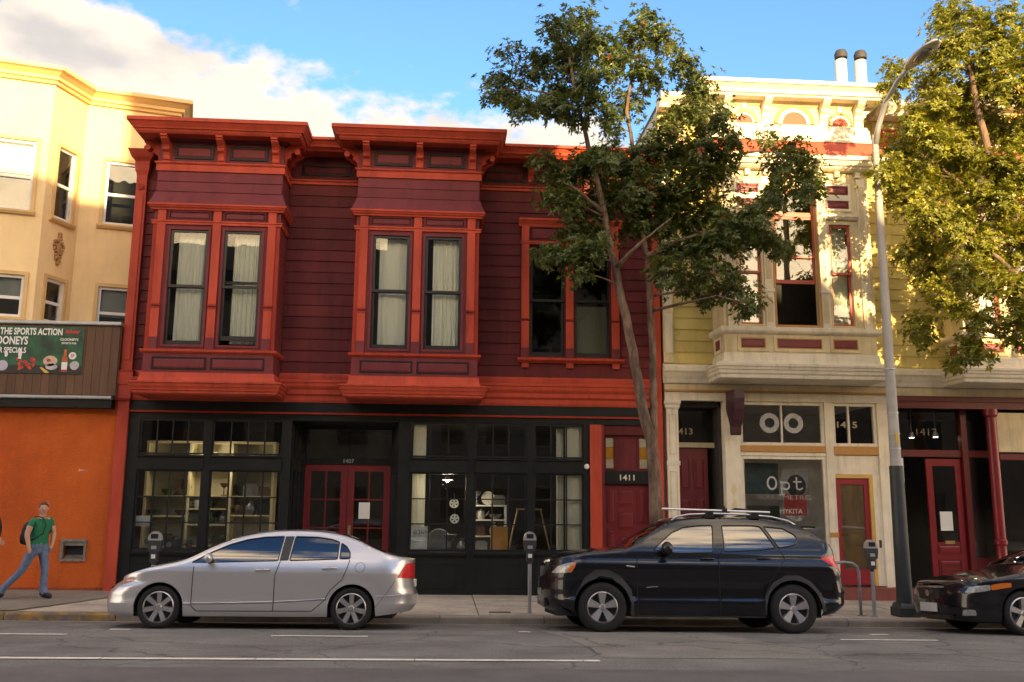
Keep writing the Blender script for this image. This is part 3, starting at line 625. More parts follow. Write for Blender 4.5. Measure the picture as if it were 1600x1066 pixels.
# ---------------------------------------------------------------- things inside the shop windows of the red house
SHW = mat('cream_shelf_paint', (.66, .58, .34), .6, .08, 5)
SHB = mat('shelf_back_board', (.38, .35, .25), .8, .15, 3)
sh = thing('display_shelf', 'tall cream shelving unit behind the left shop window', 'shelf', (-4.55, .75, .05))
xs = [-5.74, -4.92, -4.12, -3.32]
for x in xs: bx('upright', SHW, sh, x-.022, x+.022, .55, .92, .03, 2.87)
bx('top_board', SHW, sh, -5.77, -3.29, .545, .925, 2.872, 2.91)
bx('back_board', SHB, sh, -5.76, -3.30, .926, .95, .03, 2.9)
rows = {0: [.45, .88, 1.46, 1.84], 1: [.45, .9, 1.30, 1.60, 1.84], 2: [.45, .86, 1.48, 1.84]}
for k in range(3):
    for z in rows[k]+[2.36]: bx('shelf_board', SHW, sh, xs[k]+.023, xs[k+1]-.023, .56, .924, z-.014, z+.014)
gm = [mat('dark_glaze', (.02, .02, .022), .25, .2, 8), mat('brown_wood_ware', (.10, .05, .025), .5, .2, 8), mat('pale_ceramic', (.48, .46, .40), .3, .1, 8), mat('grey_metal_ware', (.20, .20, .20), .35, .2, 8, metal=.5), mat('green_ware', (.05, .08, .04), .5, .2, 8)]
def vase(x, y, z, s, m, kind):
    b = MB()
    if kind == 0: b.lathe([(0, 0), (.05, 0), (.075, .06), (.08, .11), (.05, .17), (.025, .20), (.035, .24), (.0, .24)], 14)
    elif kind == 1: b.lathe([(0, 0), (.05, 0), (.11, .06), (.13, .10), (.12, .10), (.0, .05)], 14)
    elif kind == 2: b.box(-.11, .11, -.06, .06, 0, .15).box(-.08, .08, -.05, .05, .151, .18).lathe([(0, -.07), (.035, -.07), (.035, -.061), (0, -.061)], 10, (.0, 0, .09), 'y')
    elif kind == 3: b.lathe([(0, 0), (.06, 0), (.06, .012), (.012, .03), (.012, .15), (.05, .17), (.09, .24), (.0, .25)], 14)
    elif kind == 4:
        b.lathe([(0, 0), (.07, 0), (.085, .08), (.07, .15), (.02, .17), (.02, .185), (0, .19)], 14); b.tube([(-.07, 0, .13), (-.13, 0, .11), (-.12, 0, .05), (-.075, 0, .05)], .01, 6); b.tube([(.07, 0, .06), (.12, 0, .09), (.15, 0, .15)], [.018, .014, .01], 6)
    else: b.lathe([(0.0, -.012), (.12, -.012), (.125, 0), (.12, .012), (0, .012)], 20, (0, 0, .125), 'y').box(-.04, .04, -.03, .03, 0, .012)
    b.xf(Matrix.Translation((x, y, z)) @ Matrix.Scale(s, 4)); return b.obj('x', m, None)
kn = ['vase', 'bowl', 'camera_box', 'goblet', 'teapot', 'plate']; kw = ['vase', 'bowl', 'box', 'goblet', 'teapot', 'plate']
cw = ['black', 'brown', 'pale', 'grey metal', 'green']; rw = {0: 'left', 1: 'middle', 2: 'right'}
rr = random.Random(5); seen = set()
for k in range(3):
    zs = rows[k]+[2.36]
    for zi, z in enumerate(zs):
        for t, tw_ in ((.2, 'left'), (.5, 'middle'), (.8, 'right')):
            if rr.random() < .18: continue
            kd = rr.randrange(6); mi = rr.randrange(5)
            if z > 2.3: mi = 2
            lab = '%s %s at the %s of the %s shelf, %s column, left shop window' % (cw[mi], kw[kd].replace('_', ' '), tw_, ('lowest', 'second', 'third', 'fourth', 'fifth', 'top')[zi if zi < len(zs)-1 else 5], rw[k])
            if lab in seen: continue
            seen.add(lab)
            o = vase(xs[k]+(xs[k+1]-xs[k])*(t+rr.uniform(-.04, .04)), .66, z+.0145, rr.uniform(1.0, 1.35), gm[mi], kd); o.name = kn[kd]; smooth_by_angle(o); tag(o, lab, kw[kd], 'shop goods on the left shelves')
# potted plants and small goods low in the left window
win_shelf = tag(MB().box(-5.7, -3.1, .14, .5, .78, .84).box(-5.65, -5.6, .2, .45, .031, .779).box(-3.2, -3.15, .2, .45, .031, .779).obj('display_ledge', SHB), 'low wooden display ledge inside the left shop window', 'ledge')
def pot_plant(x, y, z, s, lab):
    r = random.Random(int(x*100)); t = thing('potted_plant', lab, 'plant', (x, y, z), 'potted plants in the left shop window')
    MB().lathe([(0, 0), (.05*s, 0), (.07*s, .10*s), (.06*s, .10*s), (0, .08*s)], 12, (x, y, z)).obj('pot', gm[1], t)
    V = []; Fc = []
    for i in range(60):
        a = r.uniform(0, 6.28); e = r.uniform(.2, 1.4); L_ = s*r.uniform(.10, .22); p = Vector((x, y, z+.09*s)); d = Vector((cos(a)*cos(e), sin(a)*cos(e)*.6, sin(e))); w = d.cross(Vector((0, 0, 1))).normalized()*.018*s
        m_ = p+d*L_*.6; q = p+d*L_-Vector((0, 0, .03*s)); n = len(V); V += [p, m_+w, q, m_-w]; Fc.append((n, n+1, n+2, n+3))
    mesh_obj('leaves', V, Fc, gm[4], t)
for x, s, l in ((-5.35, 1.1, 'small potted plant at the far left of the left shop window'), (-4.78, .9, 'small potted plant left of the first mullion in the left shop window'), (-4.28, 1.3, 'bushy potted plant right of the first mullion in the left shop window')): pot_plant(x, .32, .841, s, l)
rd = thing('radio', 'dark old radio standing low in the left shop window', 'radio', (-5.05, .3, .84))
MB().box(-5.2, -4.92, .22, .36, .841, 1.04).obj('case', gm[0], rd); MB().lathe([(0, .21), (.05, .21), (.05, .219), (0, .219)], 14, (-5.12, 0, .94), 'y').obj('speaker', gm[3], rd); MB().tube([(-5.18, .29, 1.041), (-5.16, .29, 1.09), (-4.96, .29, 1.09), (-4.94, .29, 1.041)], .007, 6).obj('handle', gm[3], rd)
tag(MB().box(-5.72, -5.45, .09, .095, 1.28, 1.47).obj('paper_sign', PAPER), 'small white paper sign at the left edge of the left shop window', 'sign')
# right windows: pale drapes, poster, film reels, white shelf, orange board, step ladder
DR = cloth('pale_drape_cloth', (.85, .80, .60), .1)
curtain('pale drape at the left end of the right shop window', -.58, -.33, .86, 3.25, .11, .015, 2, DR, 3, 'pale drapes in the right shop window')
curtain('pale drape at the right end of the right shop window', 2.40, 2.72, .86, 3.25, .11, .015, 2, DR, 4, 'pale drapes in the right shop window')
curtain('narrow pale drape turned inward beside the right end drape', 2.24, 2.38, 0.86, 3.22, .26, .015, 2, DR, 9, 'pale drapes in the right shop window')


po = thing('festival_poster', 'white festival poster in the lower left of the right shop window', 'poster', (-.40, .08, .86))
bx('sheet', PAPER, po, -.575, -.235, .075, .078, .87, 1.31)
text_obj('lettering', 'SAN FRANCISCO', INK, -.405, .0745, 1.225, .022, .24, po); text_obj('lettering', 'SILENT', INK, -.405, .0745, 1.155, .058, .27, po, bold=.02)
text_obj('lettering', 'FILM FESTIVAL', INK, -.405, .0745, 1.115, .026, .27, po); text_obj('lettering', 'silentfilm.org', INK, -.405, .0745, 1.01, .024, .22, po)
def reel(x, z, lab):
    t = thing('film_reel', lab, 'reel', (x, .25, z), 'film reels in the right shop window'); R_ = .09
    MB().lathe([(R_, .0), (R_, .012), (R_-.022, .012), (R_-.022, 0), (R_, 0)], 24, (x, .25, z), 'y').obj('rim', WHITE, t)
    b = MB().lathe([(0, .0), (.026, .0), (.026, .012), (0, .012)], 14, (x, .25, z), 'y')
    for k in range(5):
        a = 2*pi*k/5+.3; dx, dz = cos(a), sin(a); px, pz = -dz*.012, dx*.012
        b.prism_y([(x+dx*.024-px, z+dz*.024-pz), (x+dx*.024+px, z+dz*.024+pz), (x+dx*.07+px*2.2, z+dz*.07+pz*2.2), (x+dx*.07-px*2.2, z+dz*.07-pz*2.2)], .251, .261)
    b.obj('spokes', WHITE, t); MB().tube([(x, .255, z+R_), (x, .255, z+R_+.1)], .003, 5).obj('hanging_wire', METAL, t)
reel(.235, 1.745, 'upper white film reel hanging in the right shop window'); reel(.25, 1.45, 'lower white film reel hanging in the right shop window')
ws = thing('white_shelf', 'small white open shelf in the middle of the right shop window', 'shelf', (.94, .95, .05))
for x in (.60, 1.28): bx('upright', WHITE, ws, x-.018, x+.018, .8, 1.1, .03, 1.69)
for z in (.50, .80, 1.10, 1.42, 1.705): bx('shelf_board', SHW if z < 1.2 else WHITE, ws, .579 if z > 1.7 else .619, 1.301 if z > 1.7 else 1.261, .8, 1.1, z-.014, z+.014)
for i, (x, z, k, mi, l) in enumerate(((.70, 1.72, 3, 3, 'grey metal cup on top of the white shelf, left'), (.93, 1.72, 5, 2, 'pale round clock like plate on top of the white shelf'), (1.15, 1.72, 2, 3, 'grey box on top of the white shelf, right'), (.78, 1.435, 4, 2, 'pale teapot on the upper board of the white shelf'), (1.08, 1.435, 1, 3, 'grey bowl on the upper board of the white shelf'), (.75, 1.115, 2, 1, 'brown box on the third board of the white shelf'), (1.05, 1.115, 0, 2, 'pale vase on the third board of the white shelf'), (.8, .815, 2, 2, 'pale box on the low board of the white shelf'))):
    o = vase(x, .93, z, 1.1, gm[mi], k); o.name = kn[k]; smooth_by_angle(o); tag(o, l, kw[k], 'shop goods on the white shelf')
tag(MB().box(.96, 1.29, .2, .23, .80, 1.30).frame(.95, 1.30, .79, 1.31, .012, .195, .235).obj('orange_board', mat('orange_board_paint', (.62, .30, .06), .6, .08)), 'upright orange board low in the right shop window', 'board')
tag(MB().box(.0, 2.6, .16, .62, .74, .785).box(.1, .15, .2, .5, .031, .739).box(2.4, 2.45, .2, .5, .031, .739).obj('display_ledge', gm[0]), 'dark low display ledge inside the right shop window', 'ledge')
lad = thing('easel', 'pale wooden easel frame in the right shop window', 'easel', (1.72, .5, .79)); LW = mat('pale_pine', (.50, .34, .12), .5, .15, 6)
for a, b in ((1.50, 1.30), (1.95, 2.15)): MB().tube([(a, .5, 1.64), (b, .45, .79)], .017, 6).obj('leg', LW, lad)
MB().box(1.47, 1.98, .48, .52, 1.625, 1.66).obj('top_bar', LW, lad); MB().tube([(1.725, .52, 1.63), (1.725, .85, .79)], .015, 6).obj('leg', LW, lad)
for x, s, k, mi, l in ((-.05, 1.9, 5, 3, 'large grey disc leaning low in the right shop window'), (.17, 1.5, 3, 3, 'tall grey goblet low in the right shop window'), (.40, 1.2, 0, 3, 'grey vase beside the first mullion of the right shop window'), (1.55, .9, 2, 0, 'dark box on the ledge under the easel'), (1.85, .8, 1, 3, 'grey bowl on the ledge under the easel')):
    o = vase(x, .4, .786, s, gm[mi], k); o.name = kn[k]; smooth_by_angle(o); tag(o, l, kw[k], 'goods on the ledge of the right shop window')

# lit ceiling lamp at right; unseen lamp at left added to light the shelves
for x, y, zz, en, lab in ((-4.46, .30, 2.62, 6, 'unseen lamp added behind the lintel to light the left shop shelves'), (.10, .55, 2.20, 16, 'lit ceiling lamp at the top of the right shop window')):
    t = thing('shop_or_fill_lamp', lab, 'lamp', (x, y, zz-.2), 'ceiling lamps of the shop')
    MB().lathe([(0, .08), (.02, .08), (.10, .01), (.11, .0), (.09, .0), (.02, .05)], 18, (x, y, zz)).obj('lamp_shade', WHITE, t)
    MB().ball((x, y, zz), .04, 12).obj('bulb', mat('lit_bulb', (1, .9, .7), .5, 0, emit=(1.0, .82, .55, 12.0)), t); MB().tube([(x, y, zz+.08), (x, y, 3.39)], .006, 5).obj('cord', INK, t)
    ld = bpy.data.lights.new('shop_or_fill_bulb', 'POINT'); ld.energy = en; ld.color = (1, .82, .58); ld.shadow_soft_size = .1; lo = bpy.data.objects.new('shop_or_fill_bulb', ld); COL.objects.link(lo); lo.location = (x, y, zz-.09); attach(lo, t)
# ---------------------------------------------------------------- yellow stucco apartment block on the left, set askew to the street
AB = thing('apartment_building', 'sunlit yellow stucco apartment block with angled bay above an orange bar front', 'building', (-8.5, 1.0, .1))
TH = radians(15); A_u = Vector((cos(TH), sin(TH), 0)); A_n = Vector((sin(TH), -cos(TH), 0)); A_o = Vector((-6.2, 1.6, 0))
A_M = Matrix(((A_u.x, -A_n.x, 0, A_o.x), (A_u.y, -A_n.y, 0, A_o.y), (0, 0, 1, 0), (0, 0, 0, 1)))   # local x along wall, y inward, z up
def ab(b, name, m, parent=AB, M=A_M): b.xf(M); return b.obj(name, m, parent)
CZ = 10.10
winm = [(-1.12, -.33, 7.5, 8.9), (-1.07, -.28, 5.1, 6.15)]
aw = ab(MB().grid_wall(-1.58, .22, 3.6, CZ, 0, .2, winm), 'wall', STUCCO)
winf = [(-3.30, -2.36, 7.4, 8.84), (-3.26, -2.33, 5.24, 6.08), (-5.2, -4.2, 7.4, 8.84), (-5.2, -4.2, 5.24, 6.08)]
bf = ab(MB().grid_wall(-6.0, -2.13, 5.14, CZ, -.8, -.6, winf).box(-6, -2.2, -.6, .2, 5.14, 5.2), 'bay_front', STUCCO)
# slanted face
SL = hypot(.55, .8); sang = atan2(.8, .55)
S_M = A_M @ Matrix.Translation((-2.13, -.8, 0)) @ Matrix.Rotation(sang, 4, 'Z')
wins = [(.26, .76, 7.38, 8.88), (.26, .76, 5.24, 6.12)]
bs = ab(MB().grid_wall(0, SL, 5.14, CZ, 0, .2, wins), 'bay_side', STUCCO, M=S_M)
ab(MB().box(-6, .22, 3.2, 12, 3.6, CZ).box(.10, .22, .2, 3.2, 3.6, CZ), 'rear_block', STUCCO)
ab(MB().box(-6, .10, .2, 3.2, CZ-.1, CZ).box(-6, -2.2, -.6, .2, CZ-.1, CZ), 'roof', MATS['tar_roof'])
def win_ab(M, w, open_=0, shade=None, parent=None, red=False):
    a, b, z0, z1 = w
    def q(bb, n, m): return ab(bb, n, m, parent, M)
    q(MB().frame(a-.07, b+.07, z0-.02, z1+.07, .07, -.035, -.001, wb=.02), 'window_casing', STUCT)
    q(MB().sweep_x([(0, z0-.10), (-.05, z0-.10), (-.08, z0-.05), (-.08, z0-.021), (0, z0-.021)], a-.10, b+.10), 'window_sill', STUCT)
    q(MB().frame(a, b, z0, z1, .055, .02, .10), 'window_frame', WHITE)
    zm = (z0+z1)/2-.03
    q(MB().box(a+.055, b-.055, .03, .09, zm-.03, zm+.03), 'meeting_rail', WHITE)
    q(MB().box(a+.05, b-.05, .055, .06, zm+.031, z1-.05), 'pane', SKYGL); q(MB().box(a+.05, b-.05, .065, .07, z0+.05, zm-.031), 'pane', SKYGL)
    if shade: q(MB().box(a+.06, b-.06, .13, .135, z0+.06+shade*(z1-z0), z1-.06), 'blind', WHITE)
    q(MB().box(a-.2, b+.2, .5, .52, z0-.3, z1+.3), 'room_back', ROOMD)
win_ab(A_M, winm[0], parent=aw); win_ab(A_M, winm[1], parent=aw, shade=.35)
FM = A_M @ Matrix.Translation((0, -.8, 0))
win_ab(FM, winf[0], parent=bf, shade=.5); win_ab(FM, winf[1], parent=bf, shade=.35); win_ab(FM, winf[2], parent=bf, shade=.6); win_ab(FM, winf[3], parent=bf, shade=.3)
win_ab(S_M, wins[0], parent=bs); win_ab(S_M, wins[1], parent=bs, shade=.0001)
# cornice following bay, slant and wall
prof = [(.0, CZ), (.06, CZ), (.08, CZ+.05), (.13, CZ+.07), (.14, CZ+.13), (.24, CZ+.2), (.27, CZ+.21), (.30, CZ+.22), (.30, CZ+.30), (.0, CZ+.34)]
pth = [(-6.0, -.8), (-2.13, -.8), (-1.58, 0), (.22, 0), (.22, 3.0)]
nrm = [(0, -1), (.8/SL, -.55/SL), (0, -1), (1, 0)]
V = []; Fc = []; npf = len(prof)
for i, (x, y) in enumerate(pth):
    n0 = nrm[max(i-1, 0)]; n1 = nrm[min(i, len(nrm)-1)]; mx, my = n0[0]+n1[0], n0[1]+n1[1]; k = 2/(mx*mx+my*my)
    for o, z in prof: V.append(A_M @ Vector((x+mx*o*k, y+my*o*k, z)))
for i in range(len(pth)-1):
    for j in range(npf): Fc.append((i*npf+j, i*npf+(j+1) % npf, (i+1)*npf+(j+1) % npf, (i+1)*npf+j))
cor = mesh_obj('cornice', V, Fc, mat('ochre_cornice_paint', (.76, .50, .20), .6, .1, 2), AB)
bm = bmesh.new(); bm.from_mesh(cor.data); bmesh.ops.recalc_face_normals(bm, faces=bm.faces[:]); bm.to_mesh(cor.data); bm.free()
# plaster cartouche on the slanted face
b = MB(); r = random.Random(3)
for k in range(22):
    a = 2*pi*k/22; rx = .105+.035*sin(3*a); rz = .22+.05*sin(5*a+1)
    b.ball((SL/2+rx*cos(a), -.03, 6.76+rz*sin(a)), (r.uniform(.025, .045), .03, r.uniform(.025, .05)), 8)
b.ball((SL/2, -.02, 6.76), (.07, .03, .15), 10)
for z in (7.03, 6.47, 7.08): b.ball((SL/2, -.03, z), (.05, .035, .045), 8)
o = ab(b, 'plaster_cartouche', mat('brown_plaster', (.40, .22, .09), .7, .2, 8), M=S_M); smooth_by_angle(o, 60)
# street front below: plank fascia, cap, orange wall
fc = MB().box(-14, -6.17, -.18, 1.5, 3.68, 5.03).obj('fascia', WOOD, AB)
x = -12.0
while x < -6.19:
    w = .153; MB().box(x+.003, min(x+w, -6.18)-.003, -.205-RND.uniform(0, .004), -.181, 3.70, 5.02).obj('plank', WOOD, fc); x += w
MB().sweep_x([(1.5, 5.032), (-.25, 5.032), (-.26, 5.05), (-.26, 5.10), (1.5, 5.13)], -14, -6.165).obj('metal_cap', METAL, AB)
MB().sweep_x([(.0, 3.62), (-.26, 3.62), (-.27, 3.64), (-.27, 3.68), (.0, 3.695)], -14, -6.24).obj('metal_flashing', METAL, AB)
bx('sign_band', DARKP, AB, -14, -6.24, -.22, .0, 3.46, 3.619)
ow = MB().grid_wall(-14, -6.168, .0, 3.68, 0.0, .2, [(-6.98, -6.56, .66, 1.02)]).obj('orange_wall', ORANGE, AB)
MB().box(-14, -6.17, .9, 1.1, 0, 3.6).obj('back_wall', ROOMD, AB)
bx('skirting', mat('dirty_orange_base', (.26, .055, .015), .85, .25, 4, .3, 50), AB, -14, -6.17, -.012, -.001, .04, .17)
# deposit box in the wall
db = thing('wall_hatch', 'small metal framed hatch with open slot in the orange wall', 'hatch', (-6.77, -.02, .65))
STEEL = mat('worn_steel', (.34, .32, .28), .4, .3, 12, .1, 80, metal=.7)
MB().frame(-7.0, -6.54, .64, 1.04, .045, -.035, .02).obj('frame', STEEL, db)
MB().box(-6.955, -6.585, .12, .13, .685, .995).obj('back_plate', INK, db)
MB().sweep_x([(.0, .686), (.05, .70), (.11, .75), (.11, .686)], -6.95, -6.59).obj('tray', STEEL, db)
MB().sweep_x([(.0, .92), (.015, .92), (.03, .995), (.0, .995)], -6.95, -6.59).obj('flap', STEEL, db)
# bar banner
BN = thing('bar_banner', 'green sports bar banner with white lettering hung on the brown plank fascia', 'banner', (-7.85, -.22, 4.08))
bn = mat('banner_green_print', (.015, .11, .045), .55, .3, 3, col2=(.012, .03, .018), c2scale=2.2)
bx('sheet', bn, BN, -9.4, -6.84, -.226, -.220, 4.09, 4.985)
WP = mat('banner_white_print', (.70, .70, .66), .6, 0); RP = mat('banner_red_print', (.45, .03, .03), .6, .1); BP = mat('banner_black_print', (.02, .018, .016), .6, .2)
bx('dark_print', BP, BN, -9.39, -6.845, -.2285, -.2265, 4.095, 4.24)
def T(s, x0, x1, z, h, m=WP, shear=0, bold=.03): text_obj('lettering', s, m, x0, -.230, z, h, x1-x0, BN, align='LEFT', shear=shear, bold=bold)
T('THE SPORTS ACTION', -8.38, -7.24, 4.82, .135); T('CLOONEYS', -8.62, -7.86, 4.63, .16); T('ER SPECIALS', -8.42, -7.88, 4.47, .11)
T('Budweiser', -7.19, -6.92, 4.86, .075, RP, .25, .05); T("CLOONEY'S", -7.27, -6.94, 4.72, .05); T('SPORTS PUB', -7.24, -6.97, 4.655, .035)
def disc(x, z, rx, rz, m, n=20, d=.0): return mesh_obj('print', [(x+rx*cos(2*pi*k/n), -.2305-d, z+rz*sin(2*pi*k/n)) for k in range(n)], [tuple(range(n))], m, BN)
def prt(pts, m, d=0): return mesh_obj('print', [(x, -.2305-d, z) for x, z in pts], [tuple(range(len(pts)))], m, BN)
WG = mat('banner_grey_print', (.42, .40, .40), .6, .25, 20); BR = mat('banner_amber_print', (.42, .10, .02), .6, .2, 10); TAN = mat('banner_tan_print', (.50, .38, .26), .6, .25, 18)
disc(-6.97, 4.25, .085, .085, WG); disc(-7.02, 4.435, .07, .07, WP); T('SF', -7.055, -6.985, 4.405, .06, RP)
prt([(-7.21, 4.13), (-7.10, 4.13), (-7.10, 4.36), (-7.125, 4.43), (-7.13, 4.55), (-7.18, 4.55), (-7.185, 4.43), (-7.21, 4.36)], BR); prt([(-7.208, 4.17), (-7.102, 4.17), (-7.102, 4.31), (-7.208, 4.31)], WP, .001); prt([(-7.208, 4.135), (-7.102, 4.135), (-7.102, 4.168), (-7.208, 4.168)], RP, .001)
disc(-7.42, 4.33, .13, .10, TAN); disc(-7.39, 4.22, .11, .06, WG); disc(-7.45, 4.34, .04, .03, RP, 10, .001)
for i in range(26): disc(-7.86+RND.uniform(-.17, .17), 4.27+RND.uniform(-.10, .11), RND.uniform(.02, .045), RND.uniform(.015, .035), RP if i % 4 else BR, 7, .0002*i)
disc(-8.28, 4.23, .10, .10, mat('banner_lilac_print', (.40, .38, .48), .6, .2)); disc(-8.23, 4.45, .03, .06, WP); disc(-7.98, 4.46, .035, .08, WP); prt([(-8.01, 4.36), (-7.95, 4.36), (-7.97, 4.56), (-7.99, 4.56)], WP, .001)
prt([(-7.60, 4.20), (-7.50, 4.10), (-7.42, 4.07+.03), (-7.44, 4.13), (-7.56, 4.21)], mat('banner_yellow_print', (.6, .36, .08), .6, .1), .002)
text_obj('wall_scribble', 'Jm~..', WP, -6.72, -.004, 2.28, .05, .17, AB, bold=.0)

# ---------------------------------------------------------------- yellow victorian house on the right
VH = thing('yellow_house', 'sunlit pale yellow wooden house with ornate square bays above an optician and a red shop', 'house', (9, 0, .0))
VX0, VX1 = 4.36, 15.0
vholes = [(5.55, 8.35, 5.2, 8.0), (10.4, 13.2, 5.2, 8.0)]
vw = MB().grid_wall(VX0, VX1, 3.95, 10.0, 0, .14, vholes).obj('wall', YELLOW, VH)
boards(vw, 4.60, VX1, 4.54, 9.0, 19, -.0005, YELLOW, [(5.40, 8.46, 4, 10), (10.25, 13.31, 4, 10)], t=.022)
GREYW = mat('grey_side_wall_paint', (.48, .47, .43), .8, .1, 1.5)
MB().box(VX0+.02, VX1, 5, 15, -.2, 10.0).obj('rear_block', GREYW, VH)
bx('side_wall', GREYW, VH, VX0+.004, VX0+.1, .141, 5, -.2, 10.0); bx('side_wall', GREYW, VH, VX1-.1, VX1, .14, 5, -.2, 10)
MB().box(VX0, VX1, .14, 15, 10.0, 10.1).obj('roof', MATS['tar_roof'], VH)
bx('floor', ROOMD, VH, VX0+.11, VX1-.11, .15, 5, 3.98, 4.10); bx('room_wall', ROOMD, VH, VX0+.11, VX1-.11, 4.7, 4.8, 4.11, 9.9)
for x in (10.27, 10.80):
    f = MB().lathe([(.0, 10.1), (.15, 10.1), (.15, 13.36), (.13, 13.37), (.0, 13.37)], 18, (x, 4, 0)).obj('flue_pipe', mat('flue_white_metal', (.62, .60, .54), .5, .1, 5), VH, True); smooth_by_angle(f)
    c = MB().lathe([(.10, 13.371), (.10, 13.42), (.16, 13.43), (.17, 13.55), (.13, 13.64), (.0, 13.67)], 16, (x+.02, 4, 0)).obj('flue_cap', INK, f); smooth_by_angle(c)
ep = MB().box(4.365, 4.58, -.07, -.001, 4.55, 9.0).obj('corner_pilaster', CREAM, VH)
bx('pilaster_panel', CREAMW, ep, 4.40, 4.545, -.082, -.071, 4.75, 5.55); bx('pilaster_panel', CREAMW, ep, 4.40, 4.545, -.082, -.071, 5.7, 8.7)
def v_bay(cx):
    B = -.75; hw = 1.53; W3 = [(cx-1.18, cx-.75), (cx-.46, cx+.38), (cx+.67, cx+1.10)]
    hs = [(W3[0][0], W3[0][1], 5.2, 7.30), (W3[1][0], W3[1][1], 5.2, 7.98), (W3[2][0], W3[2][1], 5.2, 7.30)]
    b = MB().grid_wall(cx-hw, cx+hw, 4.3, 9.9, B, B+.1, hs).box(cx-hw, cx-hw+.1, B+.1, 0, 4.3, 9.9).box(cx+hw-.1, cx+hw, B+.1, 0, 4.3, 9.9)
    b.box(cx-hw+.1, cx+hw-.1, B+.1, .1, 4.4, 4.5).box(cx-hw+.1, cx+hw-.1, B+.1, .1, 9.7, 9.8)
    b = b.obj('bay_window', CREAM, VH); P = lambda n, m, *a: bx(n, m, b, *a)
    MB().mould(cx-hw, cx+hw, B, 0, [(9.86, .30), (9.90, .32), (9.905, .36), (9.98, .37), (10.04, .43), (10.06, .46), (10.06, .48), (10.14, .48)]).obj('bay_cornice', CREAMW, b)
    MB().mould(cx-hw, cx+hw, B, 0, [(9.78, .02), (9.859, .10)]).obj('soffit_moulding', CREAM, b)
    for x in (-1.36, -.53, .68, 1.40):
        P('bracket_strip', CREAMW, cx+x-.08, cx+x+.08, B-.035, B-.001, 9.37, 9.84); bracket(b, cx+x, .15, B-.036, 9.858, CREAMW, .78)
    for s in (-1, 1): bracket(b, cx+s*(hw+.001), .14, B+.14, 9.858, CREAMW, .8, side=s)
    def arch(x, r, z0):
        n = 18
        def half(r0, r1, y0, y1):
            V = []; Fc = []
            for k in range(n+1):
                a = pi*k/n
                for rr_, y in ((r0, y0), (r1, y0), (r1, y1), (r0, y1)): V.append((x+rr_*cos(a), y, z0+rr_*sin(a)))
            for k in range(n):
                for j in range(4): Fc.append((4*k+j, 4*k+(j+1) % 4, 4*k+4+(j+1) % 4, 4*k+4+j))
            Fc += [(3, 2, 1, 0), (4*n, 4*n+1, 4*n+2, 4*n+3)]; return MB().add(V, Fc)
        half(r*.80, r, B-.045, B-.001).obj('arch_moulding', GOLD, b); half(r*.60, r*.799, B-.03, B-.001).obj('arch_moulding', CREAMW, b)
        MB().prism_y([(x+r*.60*cos(pi*k/n), z0+r*.60*sin(pi*k/n)) for k in range(n+1)], B-.012, B-.001).obj('arch_panel', VRED, b)
        P('keystone', CREAMW, x-.05, x+.05, B-.055, B-.001, z0+r+.004, z0+r+.12); P('keystone', CREAMW, x-.07, x+.07, B-.06, B-.001, z0+r+.16, z0+r+.24)
    arch(cx-.97, .27, 9.41); arch(cx+.07, .42, 9.41); arch(cx+1.03, .27, 9.41)
    MB().mould(cx-hw, cx+hw, B, -.002, [(8.98, .18), (9.02, .18), (9.03, .12), (9.1, .09), (9.28, .08), (9.30, .06), (9.365, .05), (9.369, .03)]).obj('cream_band', CREAMW, b)
    MB().mould(cx-hw, cx+hw, B, -.002, [(8.645, .31), (8.979, .16)]).obj('red_skirt_roof', VRED, b)
    MB().mould(cx-hw, cx+hw, B, -.002, [(8.40, .12), (8.43, .18), (8.46, .20), (8.47, .24), (8.54, .28), (8.56, .30), (8.56, .33), (8.643, .33)]).obj('mid_cornice', CREAMW, b)
    for x in (-1.36, -.97, -.60, .07, .53, .88, 1.30): P('small_bracket', CREAMW, cx+x-.05, cx+x+.05, B-.09, B-.001, 8.28, 8.398)
    for s in (-1, 1):
        x0, x1 = (W3[0] if s < 0 else W3[2])
        MB().frame(x0-.06, x1+.06, 7.58, 8.16, .05, B-.03, B-.001).obj('panel_frame', CREAMW, b)
        for z0, z1 in ((7.635, 7.80), (7.92, 8.105)): panel(b, x0-.008, x1+.008, z0, z1, B-.001, VMAR, VMAR, .02, .015)
        P('panel_rail', CREAMW, x0-.008, x1+.008, B-.03, B-.001, 7.801, 7.919)
        MB().sweep_x([(B, 7.40), (B-.05, 7.40), (B-.09, 7.45), (B-.09, 7.49), (B, 7.50)], x0-.16, x1+.16).obj('window_hood', CREAMW, b)
    for x in (-1.36, -.605, .525, 1.36):
        x0, x1 = cx+x-.085, cx+x+.085
        P('pilaster', CREAMW, x0, x1, B-.045, B-.001, 5.95, 8.26); P('pilaster_panel', CREAM, x0+.035, x1-.035, B-.055, B-.046, 6.15, 8.1)
        P('pilaster_band', CREAMW, x0-.015, x1+.015, B-.065, B-.001, 5.88, 5.949); P('pilaster', CREAMW, x0, x1, B-.05, B-.001, 5.18, 5.879); P('pilaster_panel', CREAM, x0+.035, x1-.035, B-.06, B-.051, 5.28, 5.78)
    SR = mat('red_sash_paint', (.44, .07, .04), .45, .15, 4)
